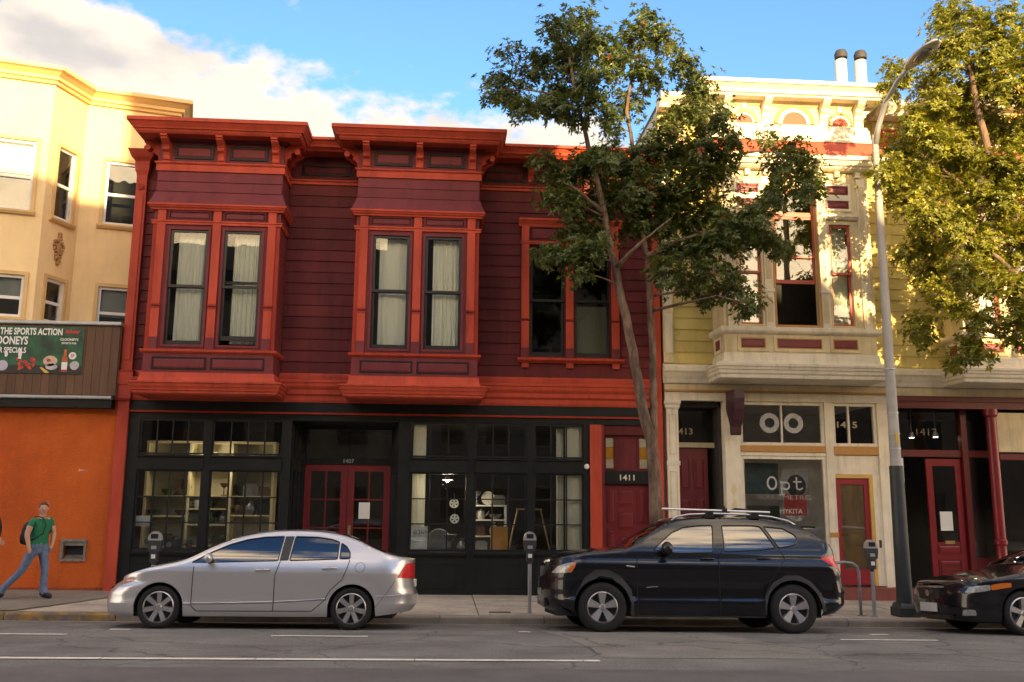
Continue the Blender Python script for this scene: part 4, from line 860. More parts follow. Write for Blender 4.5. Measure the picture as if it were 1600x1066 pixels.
    for i, (x0, x1) in enumerate(W3):
        top = 7.30 if i != 1 else 7.98
        MB().frame(x0-.055, x1+.055, 5.18, top+.05, .052, B-.025, B-.001).obj('casing', GOLD if i == 1 else CREAM, b)
        if i != 1: double_hung(b, x0+.002, x1-.002, 5.205, 7.295, 6.29, B+.012, SR, SKYGL, .045)
        else:
            sash(b, x0+.002, x1-.002, 7.49, 7.975, B+.012, SR, SKYGL, .045); P('transom_bar', SR, x0+.002, x1-.002, B+.0, B+.06, 7.44, 7.489)
            sash(b, x0+.002, x1-.002, 6.60, 7.438, B+.012, SR, SKYGL, .045); sash(b, x0+.002, x1-.002, 6.08, 6.66, B+.05, SR, SKYGL, .045, wb=.075)
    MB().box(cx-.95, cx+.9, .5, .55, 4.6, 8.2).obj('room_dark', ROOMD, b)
    for x0, x1 in (W3[0], W3[2]): P('blind', CURT, x0+.03, x1-.03, B+.16, B+.165, 5.3, 7.25)
    MB().mould(cx-hw, cx+hw, B, -.002, [(5.04, .02), (5.07, .07), (5.10, .09), (5.17, .09), (5.178, .06)]).obj('sill', CREAMW, b)
    for x0, x1 in W3: MB().frame(x0-.09, x1+.09, 4.70, 5.02, .055, B-.02, B-.001).obj('apron_frame', CREAM, b); panel(b, x0-.033, x1+.033, 4.757, 4.963, B-.001, GOLD, VMAR, .022, .014, 'apron_panel')
    for s in (-1, 1):
        MB().box(cx+s*hw, cx+s*(hw+.02), B+.15, -.15, 4.70, 5.0).obj('apron_frame', CREAMW, b); MB().box(cx+s*(hw+.021), cx+s*(hw+.028), B+.24, -.24, 4.76, 4.95).obj('apron_panel', VMAR, b)
    MB().mould(cx-hw, cx+hw, B, -.002, [(4.47, .05), (4.52, .035), (4.66, .02), (4.665, .008)]).obj('base_board', CREAMW, b)
    MB().mould(cx-hw, cx+hw, B, .0, [(4.14, .08), (4.16, .14), (4.22, .15), (4.25, .18), (4.30, .19), (4.32, .21), (4.36, .22), (4.38, .24), (4.42, .24), (4.469, .12)]).obj('bay_ledge', CREAMW, b)
    return b
v_bay(6.93); v_bay(11.78)
for a, b in ((4.33, 4.92), (8.95, 9.77)):
    MB().sweep_x([(0, 9.88), (-.32, 9.88), (-.36, 9.95), (-.44, 10.02), (-.48, 10.05), (-.48, 10.15), (0, 10.15)], a, b).obj('cornice', CREAMW, VH)
    bx('frieze', CREAM, VH, a+.05, b, -.03, -.001, 9.10, 9.86); MB().sweep_x([(0, 8.98), (-.10, 8.98), (-.12, 9.05), (-.06, 9.1), (0, 9.1)], a+.05, b).obj('cream_band', CREAMW, VH)
    panel(VH, a+.15, b-.12, 9.25, 9.70, -.031, GOLD, VRED, .03, .02)
MB().sweep_x([(0, 4.14), (-.10, 4.14), (-.13, 4.22), (-.17, 4.28), (-.20, 4.33), (-.24, 4.37), (-.25, 4.45), (-.10, 4.52), (0, 4.53)], 4.34, VX1).obj('belt_cornice', CREAMW, VH)
bx('soffit_board', CREAM, VH, 4.37, VX1, -.06, .14, 3.965, 4.138)
bx('gold_line', GOLD, VH, 4.37, 9.0, -.10, -.061, 3.97, 4.01)
bx('beam', CREAMW, VH, 4.37, 9.0, -.07, .10, 3.80, 3.963)
# --- optician's shop front
OP = bx('shop_front', CREAMW, VH, 4.40, 8.985, .0, .12, -.12, .02)
for q in ((4.40, 4.63, -.06, .15, .021, 3.62), (5.56, 5.87, -.06, .15, .021, 3.8), (7.61, 7.77, -.06, .12, .021, 3.8), (8.70, 8.985, -.06, .12, .021, 3.8)): bx('post', CREAMW, OP, *q)
MB().mould(4.40, 4.63, -.06, .14, [(3.622, .01), (3.66, .03), (3.70, .03), (3.74, .05), (3.798, .05)]).obj('capital', CREAMW, OP)
bx('pilaster_band', CREAMW, OP, 4.38, 4.65, -.075, -.061, 2.52, 2.60)
for z0, z1 in ((.6, 2.40), (2.72, 3.52)): MB().frame(4.44, 4.59, z0, z1, .02, -.07, -.061).obj('pilaster_panel', CREAM, OP)
for z in (1.4, 1.75, 2.05): MB().prism_y([(5.655, z), (5.71, z-.14), (5.765, z), (5.71, z+.14)], -.07, -.061).obj('diamond_panel', CREAM, OP)
# dark entry 1413
MB().box(4.64, 5.555, 1.3, 1.35, .0, 3.8).box(5.50, 5.555, .15, 1.3, .2, 3.8).box(4.64, 5.555, .15, 1.3, 3.70, 3.79).obj('entry_lining', ROOMD, VH)
bx('entry_floor', mat('red_step_tile', (.20, .05, .035), .6, .2, 4, .1, 40), VH, 4.64, 5.56, -.02, 1.3, -.15, .22)
d = bx('door', DOORR, VH, 4.70, 5.36, .50, .55, .23, 2.88); [panel(d, a, a+.24, z0, z1, .499, DOORR, DOORR, .03, .015) for a in (4.76, 5.06) for z0, z1 in ((.4, 1.1), (1.25, 1.9), (2.05, 2.7))]
bx('door_head', CREAM, VH, 4.64, 5.50, .46, .58, 2.90, 3.0); bx('pane', GLASSD, VH, 4.66, 5.48, .52, .525, 3.0, 3.69)
NUMP = mat('pale_number_gilt', (.42, .34, .21), .45, .1)
text_obj('house_number', '1413', NUMP, 4.86, .45, 3.16, .13, .36, VH, bold=.02)
# console scroll under the bay
CON = mat('dark_plum_paint', (.06, .022, .028), .45, .15, 5)
MB().sweep_x([(-.06, 3.97), (-.62, 3.97), (-.62, 3.80), (-.58, 3.60), (-.50, 3.40), (-.38, 3.26), (-.36, 3.14), (-.30, 3.10), (-.27, 3.16), (-.28, 3.28), (-.20, 3.42), (-.10, 3.55), (-.06, 3.6)], 5.60, 5.80).obj('console_bracket', CON, VH)
# windows of the optician
def vwin(x0, x1, z0, z1, cols, y=.0, w=.06, fm=CREAMW):
    f = MB().frame(x0, x1, z0, z1, w, y-.03, y+.06).obj('window_frame', fm, OP)
    a, b = x0+w, x1-w; edges = [a] + [a+(b-a)*c for c in cols] + [b]
    for c in edges[1:-1]: bx('muntin', fm, OP, c-.018, c+.018, y-.02, y+.05, z0+w+.001, z1-w-.001)
    for p, q in zip(edges, edges[1:]): bx('pane', GLASSD, OP, p+.001, q-.001, y+.01, y+.016, z0+w-.004, z1-w+.004)
vwin(5.875, 7.605, 2.93, 3.795, [.5]); vwin(5.875, 7.605, .92, 2.72, []); vwin(7.775, 8.695, 2.93, 3.795, [.36])
bx('gold_band', GOLD, OP, 5.872, 7.605, -.075, .1, 2.80, 2.925); bx('gold_band', GOLD, OP, 7.775, 8.695, -.065, .1, 2.76, 2.925); bx('cream_line', CREAMW, OP, 5.875, 7.605, -.05, .1, 2.725, 2.799)
bx('bulkhead', CREAMW, OP, 5.875, 7.605, -.03, .1, .30, .915); MB().frame(6.0, 7.48, .42, .82, .04, -.042, -.031).obj('bulkhead_panel', CREAM, OP)
bx('cream_panel', CREAMW, OP, 7.775, 8.695, -.02, .1, 2.375, 2.755)
MB().box(7.775, 8.54, -.04, .1, 2.30, 2.37).box(8.47, 8.54, -.04, .1, .22, 2.299).obj('gold_door_frame', mat('gold_frame_paint', (.58, .36, .08), .45, .1), OP)
d = MB().frame(7.778, 8.468, .24, 2.295, .10, .0, .05, wb=.30, wt=.12).obj('door', mat('crimson_door_paint', (.26, .012, .022), .4, .1), OP)
bx('pane', GLASSD, d, 7.87, 8.375, .02, .026, .53, 2.18); bx('brown_paper', mat('brown_kraft_paper', (.25, .15, .06), .7, .35, 4, streak=.3), d, 7.86, 8.38, .032, .036, .50, 2.20)
bx('side_panel', CREAMW, OP, 8.541, 8.699, -.03, .1, .22, 2.37); bx('mail_slot', INK, OP, 8.60, 8.65, -.04, -.031, .95, 1.10)
bx('pilaster_band', GOLD, OP, 7.60, 7.78, -.07, -.061, 1.15, 1.24)
RING = mat('frosted_white_ring', (.42, .42, .39), .6, .15, 14)
for x in (6.50, 6.99):
    MB().lathe([(.10, 0), (.20, 0), (.20, .004), (.10, .004), (.10, 0)], 28, (x, -.004+.006, 3.38), 'y').obj('eyeglass_ring', RING, OP)
b = MB()
def ring2(cx, cz, rx, rz, w, a0=0, a1=2*pi, n=26):
    for k in range(n):
        t0, t1 = a0+(a1-a0)*k/n, a0+(a1-a0)*(k+1)/n
        b.add([(cx+rx*cos(t0), .004, cz+rz*sin(t0)), (cx+rx*cos(t1), .004, cz+rz*sin(t1)), (cx+(rx-w)*cos(t1), .004, cz+(rz-w)*sin(t1)), (cx+(rx-w)*cos(t0), .004, cz+(rz-w)*sin(t0))], [(0, 1, 2, 3)])
def bar2(x0, x1, z0, z1): b.add([(x0, .004, z0), (x1, .004, z0), (x1, .004, z1), (x0, .004, z1)], [(0, 1, 2, 3)])
ring2(6.50, 2.19, .105, .135, .034); ring2(6.775, 2.14, .088, .085, .03); bar2(6.675, 6.705, 1.97, 2.225); bar2(6.64, 6.675, 2.20, 2.225); bar2(6.635, 6.75, 1.955, 1.985)
bar2(6.985, 7.015, 2.10, 2.31); bar2(6.93, 7.10, 2.205, 2.232); ring2(7.055, 2.105, .07, .05, .028, pi, 2*pi, 12)
b.obj('lettering', RING, OP); text_obj('lettering', 'OPTOMETRIC', mat('faint_window_print', (.22, .21, .19), .6), 6.76, .005, 1.87, .09, 1.10, OP)
text_obj('lettering', 'MYKITA', RING, 6.86, .005, 1.60, .09, .46, OP); text_obj('lettering', 'TRUE', RING, 6.92, .005, 1.46, .09, .30, OP)
text_obj('lettering', '1415', NUMP, 8.08, .004, 3.30, .13, .42, OP, bold=.02)
MB().box(5.6, 8.9, 2.6, 2.7, .2, 3.8).box(5.6, 5.65, .2, 2.6, .2, 3.8).box(5.6, 8.9, .13, 2.7, 3.81, 3.86).box(5.6, 8.9, .13, 2.7, .15, .25).obj('optician_room', mat('optician_room_wall', (.50, .48, .46), .9, .2), VH)
pk = thing('optician_poster', 'large white poster with a dark haired face and red field in the optician window', 'poster', (6.95, .3, 1.5))
bx('sheet', mat('grey_poster_paper', (.34, .34, .33), .7, .2, 6), pk, 6.80, 7.36, .30, .305, 1.55, 2.48); PR = mat('poster_red_print', (.50, .045, .035), .6, .15, 9)
bx('print', PR, pk, 6.84, 7.30, .292, .299, 1.57, 1.98); MB().prism_y([(7.10+.20*cos(2*pi*k/18), 2.15+.22*sin(2*pi*k/18)) for k in range(18)], .285, .291).obj('print', INK, pk)
tk = thing('optician_display', 'dark teal printed display panel on the left of the optician window', 'poster', (6.3, .4, 1.5)); bx('sheet', mat('teal_dark_print', (.02, .05, .05), .6, .5, 3, col2=(.03, .10, .11)), tk, 6.10, 6.78, .40, .41, 1.98, 2.60); bx('sheet', mat('green_dark_print', (.02, .035, .02), .6, .4, 4), tk, 6.1, 6.78, .40, .41, .95, 1.75)
# steps
bx('door_step', MATS['red_step_tile'], VH, 7.7, 9.2, -.30, .2, -.2, .20)
# --- red shop front at the right end
RS = mat('crimson_shop_paint', (.12, .010, .012), .35, .15, 4); RSB = mat('bright_crimson_paint', (.21, .014, .02), .3, .12, 5)
rs = bx('red_shop_front', RS, VH, 9.0, 15, -.06, .12, 3.72, 3.96)
for q in ((9.0, 9.10, -.03, .12, .05, 3.719), (10.62, 10.74, .25, .4, .05, 3.719)): bx('post', RS, rs, *q)
bx('transom_bar', RS, rs, 9.10, 15, .30, .42, 2.76, 2.90)
bx('shop_beam', RS, rs, 9.0, 15, -.09, -.061, 3.86, 3.962)
col = MB().lathe([(.0, .05), (.13, .05), (.13, .35), (.10, .40), (.10, 1.0), (.125, 1.03), (.125, 1.1), (.10, 1.13), (.10, 3.55), (.14, 3.6), (.14, 3.719), (0, 3.719)], 18, (11.12, -.0, 0)).obj('column', RSB, rs, True); smooth_by_angle(col)
bx('pane', GLASSD, rs, 9.11, 10.61, .34, .345, 2.90, 3.715)
text_obj('house_number', '1417', mat('faint_gilt_print', (.16, .145, .12), .5), 9.9, .33, 3.20, .14, .44, rs)
d = MB().frame(9.86, 10.60, .10, 2.72, .13, .33, .38, wb=.95, wt=.14).obj('door', RSB, rs); bx('pane', GLASSD, d, 9.98, 10.48, .35, .356, 1.04, 2.59)
panel(d, 9.99, 10.47, .82, 1.0, .329, RS, RSB, .02, .012); panel(d, 9.99, 10.47, .2, .72, .329, RS, RSB, .03, .015); bx('letter_plate', BRASS, d, 10.15, 10.35, .318, .329, 1.02, 1.08)
for k in range(4): bx('louvre', RS, d, 10.03, 10.43, .305, .313, .26+k*.1, .32+k*.1)
tag(bx('door_notice', PAPER, None, 10.08, 10.34, .322, .326, 1.28, 1.66), 'pale paper notice on the red shop door at right', 'notice')
for x0, x1, z0, z1 in ((10.75, 11.01, .75, 2.75), (10.75, 11.01, 2.91, 3.71)): bx('pane', GLASSD, rs, x0, x1, .30, .306, z0, z1)
bx('bulkhead', RS, rs, 10.75, 15, .26, .36, .05, .74); bx('pane', GLASSD, rs, 11.24, 14.9, .02, .026, .80, 2.70); bx('sill', RS, rs, 11.23, 15, -.05, .25, .70, .79)
bx('transom_bar', RS, rs, 11.23, 15, -.04, .08, 2.70, 2.82); bx('blind_panel', CREAM, rs, 11.26, 14.9, .03, .06, 2.86, 3.66)
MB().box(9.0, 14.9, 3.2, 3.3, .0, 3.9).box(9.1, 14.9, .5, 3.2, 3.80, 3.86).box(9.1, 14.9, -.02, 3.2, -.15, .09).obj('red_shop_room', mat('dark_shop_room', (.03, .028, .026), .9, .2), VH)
LAMP = mat('lit_spot_lamp', (1, .9, .7), .5, 0, emit=(1.0, .86, .62, 14.0))
for i, (x, y, z) in enumerate(((9.95, 1.0, 3.20), (10.42, .9, 3.21))):
    t = thing('spot_lamp', ('left' if i == 0 else 'right') + ' lit spot lamp behind the transom of the red shop', 'lamp', (x, y, z), 'spot lamps in the red shop')
    MB().lathe([(.0, .0), (.05, .0), (.05, .02), (0, .02)], 12, (x, y, z)).obj('bulb', LAMP, t); MB().lathe([(.0, .12), (.03, .12), (.06, .021), (.052, .0)], 12, (x, y, z)).obj('shade', WHITE, t); MB().tube([(x, y, z+.12), (x, y, 3.795)], .01, 6).obj('rod', METAL, t)
c = MB().lathe([(.15, 0), (.19, 0), (.19, .01), (.15, .01), (.15, 0)], 22, (11.93, .005, 1.98), 'y', pi*.35, pi*1.65).obj('window_letter', mat('gilt_letter', (.55, .40, .10), .4, .1), rs)
# ---------------------------------------------------------------- cars
def smooth_tab(T, x):
    """monotone-ish cubic through a table"""
    if x <= T[0][0]: return T[0][1]
    if x >= T[-1][0]: return T[-1][1]
    for i in range(len(T)-1):
        if x <= T[i+1][0]: break
    x0, y0 = T[i]; x1, y1 = T[i+1]
    def sl(k):
        if k <= 0 or k >= len(T)-1: return (T[min(k+1, len(T)-1)][1]-T[max(k-1, 0)][1])/max(1e-9, T[min(k+1, len(T)-1)][0]-T[max(k-1, 0)][0])
        a = (T[k][1]-T[k-1][1])/(T[k][0]-T[k-1][0]); b = (T[k+1][1]-T[k][1])/(T[k+1][0]-T[k][0])
        return 0 if a*b <= 0 else 2*a*b/(a+b)
    h = x1-x0; t = (x-x0)/h; m0, m1 = sl(i)*h, sl(i+1)*h
    return (2*t**3-3*t*t+1)*y0+(t**3-2*t*t+t)*m0+(-2*t**3+3*t*t)*y1+(t**3-t*t)*m1
def pip(p, poly):
    x, y = p; c = False; n = len(poly); j = n-1
    for i in range(n):
        xi, yi = poly[i]; xj, yj = poly[j]
        if (yi > y) != (yj > y) and x < (xj-xi)*(y-yi)/(yj-yi)+xi: c = not c
        j = i
    return c
def resample(poly, d, closed=True):
    out = []; n = len(poly)
    for i in range(n if closed else n-1):
        a, b = poly[i], poly[(i+1) % n]; L_ = hypot(b[0]-a[0], b[1]-a[1]); k = max(1, int(L_/d))
        for j in range(k): out.append((a[0]+(b[0]-a[0])*j/k, a[1]+(b[1]-a[1])*j/k))
    if not closed: out.append(poly[-1])
    return out
def rounded(poly, r, n=4):
    out = []; m = len(poly)
    for i in range(m):
        p = Vector(poly[i]); a = (Vector(poly[i-1])-p); b = (Vector(poly[(i+1) % m])-p); q = min(r, a.length*.45, b.length*.45)
        a = p+a.normalized()*q; b = p+b.normalized()*q
        for k in range(n+1):
            t = k/n; out.append(tuple(a*(1-t)**2+p*2*t*(1-t)+b*t*t))
    return out
TYRE = mat('tyre_rubber', (.008, .008, .008), .8, .2, 10); RIM = mat('wheel_alloy', (.50, .50, .50), .32, .1, 8, metal=.8); RIMD = mat('dark_wheel_alloy', (.16, .16, .165), .35, .1, 8, metal=.8); UNDER = mat('car_underside', (.012, .012, .012), .9, 0)
CARGL = glass('tinted_car_glass', (.17, .18, .17), .075, 0); WSGL = glass('windscreen_glass', (.30, .34, .32), .03, 0, 0, 1.0)
SEAT = mat('car_seat_cloth', (.06, .055, .05), .8, .2, 6); BTRIM = mat('black_car_trim', (.012, .012, .013), .35, .1); CHROME = mat('chrome_trim', (.62, .62, .62), .15, .05, metal=1.0)
HEADL = mat('clear_lamp_lens', (.34, .33, .30), .25, .35, 30, metal=.2, coat=.5); TAILL = mat('red_lamp_lens', (.62, .016, .02), .3, .2, 25, coat=.25); AMBL = mat('amber_lamp_lens', (.60, .15, .02), .15, .1, 20, coat=1); PLASTIC = mat('grey_plastic_cladding', (.028, .028, .029), .6, .15, 20)
def wheel(parent, x, y, r, w, rimr, spokes, rim_m, outer):
    """outer = -1: visible face towards -y"""
    t = MB().lathe([(rimr*.98, -w/2*.72), (rimr*1.02, -w/2*.92), (r*.86, -w/2), (r*.96, -w/2*.86), (r, -w/2*.6), (r, w/2*.6), (r*.96, w/2*.86), (r*.86, w/2), (rimr*1.02, w/2*.92), (rimr*.98, w/2*.72)], 40, (x, y, r), 'y').obj('tyre', TYRE, parent); smooth_by_angle(t, 50)
    yo = y+outer*w/2*.80
    d = MB().lathe([(rimr, yo-outer*.0), (rimr*.92, yo+outer*.012), (rimr*.90, yo-outer*.03), (rimr*.86, yo-outer*.06), (0, yo-outer*.07)], 36, (x, 0, r), 'y').obj('rim', rim_m if spokes != 'x' else RIMD, t); smooth_by_angle(d, 40)
    d.data.materials.append(BTRIM)
    for p in d.data.polygons:
        rr_ = hypot(p.center.x-x, p.center.z-r)
        if rr_ < rimr*.89: p.material_index = 1
    n, wi, wo_ = spokes
    b = MB()
    for k in range(n):
        a = 2*pi*k/n+pi/2; c_, s_ = cos(a), sin(a)
        def pt(rad, off, yy): return (x+c_*rad-s_*off, yy, r+s_*rad+c_*off)
        r0, r1 = rimr*.12, rimr*.93; y0, y1 = yo-outer*.022, yo+outer*.006; yb = yo-outer*.06
        V = [pt(r0, -wi, y0), pt(r0, wi, y0), pt(r1, wo_, y1), pt(r1, -wo_, y1), pt(r0, -wi*1.2, yb), pt(r0, wi*1.2, yb), pt(r1, wo_*1.2, yb), pt(r1, -wo_*1.2, yb)]
        b.add(V, [(0,1,2,3),(0,4,5,1),(1,5,6,2),(2,6,7,3),(3,7,4,0)])
    b.obj('spokes', rim_m, t)
    h = MB().lathe([(0, yo+outer*.0), (rimr*.14, yo-outer*.002), (rimr*.20, yo-outer*.02), (rimr*.20, yo-outer*.05)], 18, (x, 0, r), 'y').obj('hub_cap', rim_m, t); smooth_by_angle(h)
def make_car(name, label, P):
    t = thing(name, label, 'car', (0, 0, 0), local=True)
    L_, Wd = P['L'], P['W']/2; EDGE = P['edge']; NOSE = P['nose']; TAIL = P['tail']; HZ = P['hz']; paint = P['paint']
    wx = P['wheels']; wr = P['wr']; ar = P['arch']; zb = P['zb']
    ze = lambda x: smooth_tab(EDGE, x)
    nf, nr, Lf, Lr = P['nf'], P['nr'], P['Lf'], P['Lr']
    def hw(x, z):
        a = max(0., min(1., (x-lerp_tab(NOSE, z))/Lf)); b = max(0., min(1., (lerp_tab(TAIL, z)-x)/Lr))
        pf = (1-(1-a)**nf)**(1/nf); pr = (1-(1-b)**nr)**(1/nr)
        w = Wd*smooth_tab(HZ, z)*pf*pr
        q = max(0., 1-(ze(x)-z)/.05)                       # soft roll-over towards the top edge
        if q > 0: w -= .028*pf*pr*(1-sqrt(max(0., 1-q*q)))
        for f_x in wx:                                     # flared arches
            d = hypot(x-f_x, z-wr); w += P.get('flare', .012)*pf*pr*max(0., 1-abs(d-ar)/.12)**2
        return max(w, .0)
    def pos3(x, z, s, off=0.):
        return Vector((x, s*(hw(x, z)+off), z))
    def nor(x, z, s):
        e = .012; dx = (hw(x+e, z)-hw(x-e, z))/(2*e); dz = (hw(x, min(z+e, ze(x)))-hw(x, z-e))/(2*e)
        return Vector((-dx, s*1.0, -dz)).normalized()
    # outline of the side in x/z
    out = []
    zt = [z for z, _ in NOSE]
    bot = P['bottom']
    def bz(x):
        z = lerp_tab(bot, x)
        for f_x in wx:
            if abs(x-f_x) < ar: z = max(z, wr+sqrt(ar*ar-(x-f_x)**2)-.0)
        return z
    xb0 = lerp_tab(NOSE, bot[0][1]); xb1 = lerp_tab(TAIL, bot[-1][1])
    xs = []
    n = 150
    for i in range(n+1): xs.append(xb0+(xb1-xb0)*i/n)
    for f_x in wx:
        for k in range(-16, 17): xs.append(f_x+ar*sin(pi/2*k/16.0)*.99995)
    xs = sorted(set(round(x, 4) for x in xs if xb0 <= x <= xb1))
    out += [(x, bz(x)) for x in xs]
    xtopf = EDGE[0][0]; xtopr = EDGE[-1][0]
    z0, z1 = bot[-1][1], ze(xtopr); out += [(lerp_tab(TAIL, z0+(z1-z0)*k/24), z0+(z1-z0)*k/24) for k in range(1, 24)]
    tops = sorted(set([xtopf+(xtopr-xtopf)*k/130 for k in range(131)]), reverse=True); out += [(x, ze(x)) for x in tops]
    z0, z1 = ze(xtopf), bot[0][1]; out += [(lerp_tab(NOSE, z0+(z1-z0)*k/24), z0+(z1-z0)*k/24) for k in range(1, 24)]
    regions = P['regions']                                  # name -> (poly, material, kind)
    pts = list(out); edges = [(i, (i+1) % len(out)) for i in range(len(out))]
    polys = {}
    for nm, (poly, *_r) in regions.items():
        pl_ = resample(poly, .05); k = len(pts); pts += pl_; edges += [(k+i, k+(i+1) % len(pl_)) for i in range(len(pl_))]; polys[nm] = pl_
    z = min(b for _, b in bot)
    while z < max(e[1] for e in EDGE):
        x0, x1 = lerp_tab(NOSE, z), lerp_tab(TAIL, z)
        cand = [x0+d for d in (.003, .010, .022, .04, .065, .095, .13, .17)]+[x1-d for d in (.003, .010, .022, .04, .065, .095, .13, .17)]
        xx_ = x0+.215
        while xx_ < x1-.2: cand.append(xx_); xx_ += .047
        for x in cand:
            if z > bz(x)+.012 and z < ze(x)-.012 and pip((x, z), out): pts.append((x, z))
        z += .036
    # rows just under the top edge for the roll-over
    for x in tops[1:-1:2]:
        for d in (.006, .014, .026, .042):
            if ze(x)-d > bz(x)+.02: pts.append((x, ze(x)-d))
    vv, ee, ff, *_ = delaunay_2d_cdt([Vector(p) for p in pts], edges, [], 0, 1e-5)
    groups = {}
    for f in ff:
        cx = sum(vv[i].x for i in f)/3; cz = sum(vv[i].y for i in f)/3
        if not pip((cx, cz), out): continue
        nm = 'body_side'
        for k_, pl_ in sorted(polys.items(), key=lambda q: q[0] != 'hi'):
            if pip((cx, cz), pl_): nm = k_; break
        groups.setdefault(nm, []).append(tuple(f))
    for s in (-1, 1):
        par_body = None
        order = ['body_side']+[k for k in regions]
        for nm in order:
            if nm not in groups: continue
            fl = groups[nm]; ids = sorted({i for f in fl for i in f}); mp = {i: k for k, i in enumerate(ids)}
            pm = paint if nm == 'body_side' else regions[nm][1]; off = 0 if nm == 'body_side' else regions[nm][3] if len(regions[nm]) > 3 else 0
            V = [pos3(vv[i].x, vv[i].y, s, off) for i in ids]; Fc = [tuple(mp[i] for i in (f if s < 0 else f[::-1])) for f in fl]
            # counter-clockwise in x/z seen from -y
            o = mesh_obj(nm if nm == 'body_side' else regions[nm][2], V, Fc, pm, t, True)
            ar2 = 0
            a, b, c = [Vector(V[i]) for i in Fc[0]]
            if (b-a).cross(c-a).y*s < 0:
                o.data.flip_normals()
            o.data.normals_split_custom_set_from_vertices([nor(vv[i].x, vv[i].y, s) for i in ids])
        for poly, rad, m_, nm in P.get('lines', []):
            MB().tube([pos3(x, z, s, .0015) for x, z in resample(poly, .04, closed=False)], rad, 5).obj(nm, m_, t)
        for nm, (poly, *_r) in regions.items():
            if _r[1] == 'side_window':
                c_ = polys[nm]; MB().tube([pos3(x, z, s, .001) for x, z in c_+[c_[0]]], .009, 5, False).obj('window_trim', BTRIM, t)
    # top skin
    nx, ny = 150, 16; xs = [xtopf+(xtopr-xtopf)*k/nx for k in range(nx+1)]; crown = P['crown']
    def top(x, v):
        ye = hw(x, ze(x)); c = lerp_tab(crown, x); return Vector((x-P.get('bow', 0)*0, v*ye, ze(x)+c*(1-abs(v)**2.4)))
    cls = {}
    for i in range(nx):
        xm = (xs[i]+xs[i+1])/2
        for j in range(ny):
            v = -1+2*(j+.5)/ny
            k_ = 'bonnet' if xm < P['ws'][0] else 'windscreen' if xm < P['ws'][1] else 'roof' if xm < P['rw'][0] else 'rear_window' if xm < P['rw'][1] else 'boot_lid'
            if k_ in ('windscreen', 'rear_window') and abs(v) > .9: k_ = ('roof_pillar', k_, v > 0)
            cls.setdefault(k_, []).append((i, j))
    for k_, cells in cls.items():
        V = []; mp = {}; Fc = []
        def vi(i, j):
            if (i, j) not in mp: mp[(i, j)] = len(V); V.append(top(xs[i], -1+2*j/ny))
            return mp[(i, j)]
        for i, j in cells: Fc.append((vi(i, j), vi(i+1, j), vi(i+1, j+1), vi(i, j+1)))
        mesh_obj(k_ if isinstance(k_, str) else k_[0], V, Fc, WSGL if k_ == 'windscreen' else CARGL if k_ == 'rear_window' else paint, t, True)
    # underside, arches, cabin
    MB().box(.35, L_-.35, -Wd*.84, Wd*.84, zb-.02, zb+.12).obj('underbody', UNDER, t)
    for f_x in wx:
        for s in (-1, 1):
            o = MB().lathe([(ar-.004, s*(Wd*.97)), (ar-.002, s*Wd*.45), (0.02, s*Wd*.45)], 26, (f_x, 0, wr), 'y', -.25, pi+.25).obj('wheel_arch', UNDER, t)
    zbelt = P['belt']
    MB().box(P['ws'][0]+.1, P['cab'], -Wd*.78, Wd*.78, zb+.13, zb+.2).obj('cabin_floor', UNDER, t)
    MB().box(P['ws'][0]-.02, P['ws'][0]+.45, -Wd*.8, Wd*.8, zbelt-.28, zbelt-.06).obj('dashboard', BTRIM, t)
    for sx in P['seats']:
        for s in ((-.42, .42) if sx != P['seats'][-1] else (0,)):
            wdt = .25 if s else .62; y = s*Wd
            b = MB().prism_y([(sx-.28, zb+.2), (sx+.22, zb+.2), (sx+.30, zbelt+.12), (sx+.16, zbelt+.14), (sx+.06, zb+.42), (sx-.28, zb+.40)], y-wdt, y+wdt).box(sx+.19, sx+.29, y-.13, y+.13, zbelt+.15, zbelt+.32)
            b.obj('seat', SEAT, t)
    if P.get('steer'):
        MB().lathe([(.17, -.012), (.185, 0), (.17, .012), (.155, 0), (.17, -.012)], 18, (0, 0, 0)).xf(Matrix.Translation((P['seats'][0]-.42, -Wd*.42, zbelt-.02)) @ Matrix.Rotation(radians(65), 4, 'Y')).obj('steering_wheel', BTRIM, t)
    for f_x in wx:
        for s in (-1, 1): wheel(t, f_x, s*(Wd-P['tw']/2-.012), wr, P['tw'], P['rim'], P['spokes'], P['rimm'], s)
    for s in (-1, 1):
        for hx, hz in P['handles']:
            p = pos3(hx, hz, s); b = MB().tube([(hx-.10, p.y, hz), (hx-.09, p.y+s*.03, hz+.003), (hx+.09, p.y+s*.03, hz+.008), (hx+.10, p.y, hz+.008)], .012, 8); o = b.obj('door_handle', P['handm'], t, True)
            MB().lathe([(0, 0), (.035, .0), (.04, .004)], 16, (hx, 0, hz), 'y').xf(Matrix.Translation((0, p.y+s*.001, 0))).obj('handle_recess', BTRIM if P['handm'] is BTRIM else paint, t)
        mx, mz = P['mirror']; p = pos3(mx, mz-.05, s)
        ms = P.get('mscale', 1.0); b = MB().ball((mx, p.y+s*.13, mz), (.06*ms, .11, .07*ms), 14); o = b.obj('wing_mirror', P['mirm'], t, True)
        MB().tube([(mx-.02, p.y-.01*s, mz-.06), (mx, p.y+s*.06, mz-.045)], [.03, .022], 8).obj('mirror_arm', BTRIM, t)
    return t, pos3, top
SILV = mat('silver_car_paint', (.56, .56, .57), .30, .03, 300, metal=.6, coat=1.0, spec=.5)
NAVY = mat('black_blue_car_paint', (.003, .0035, .006), .25, .05, 200, metal=.0, coat=.7, spec=.3)
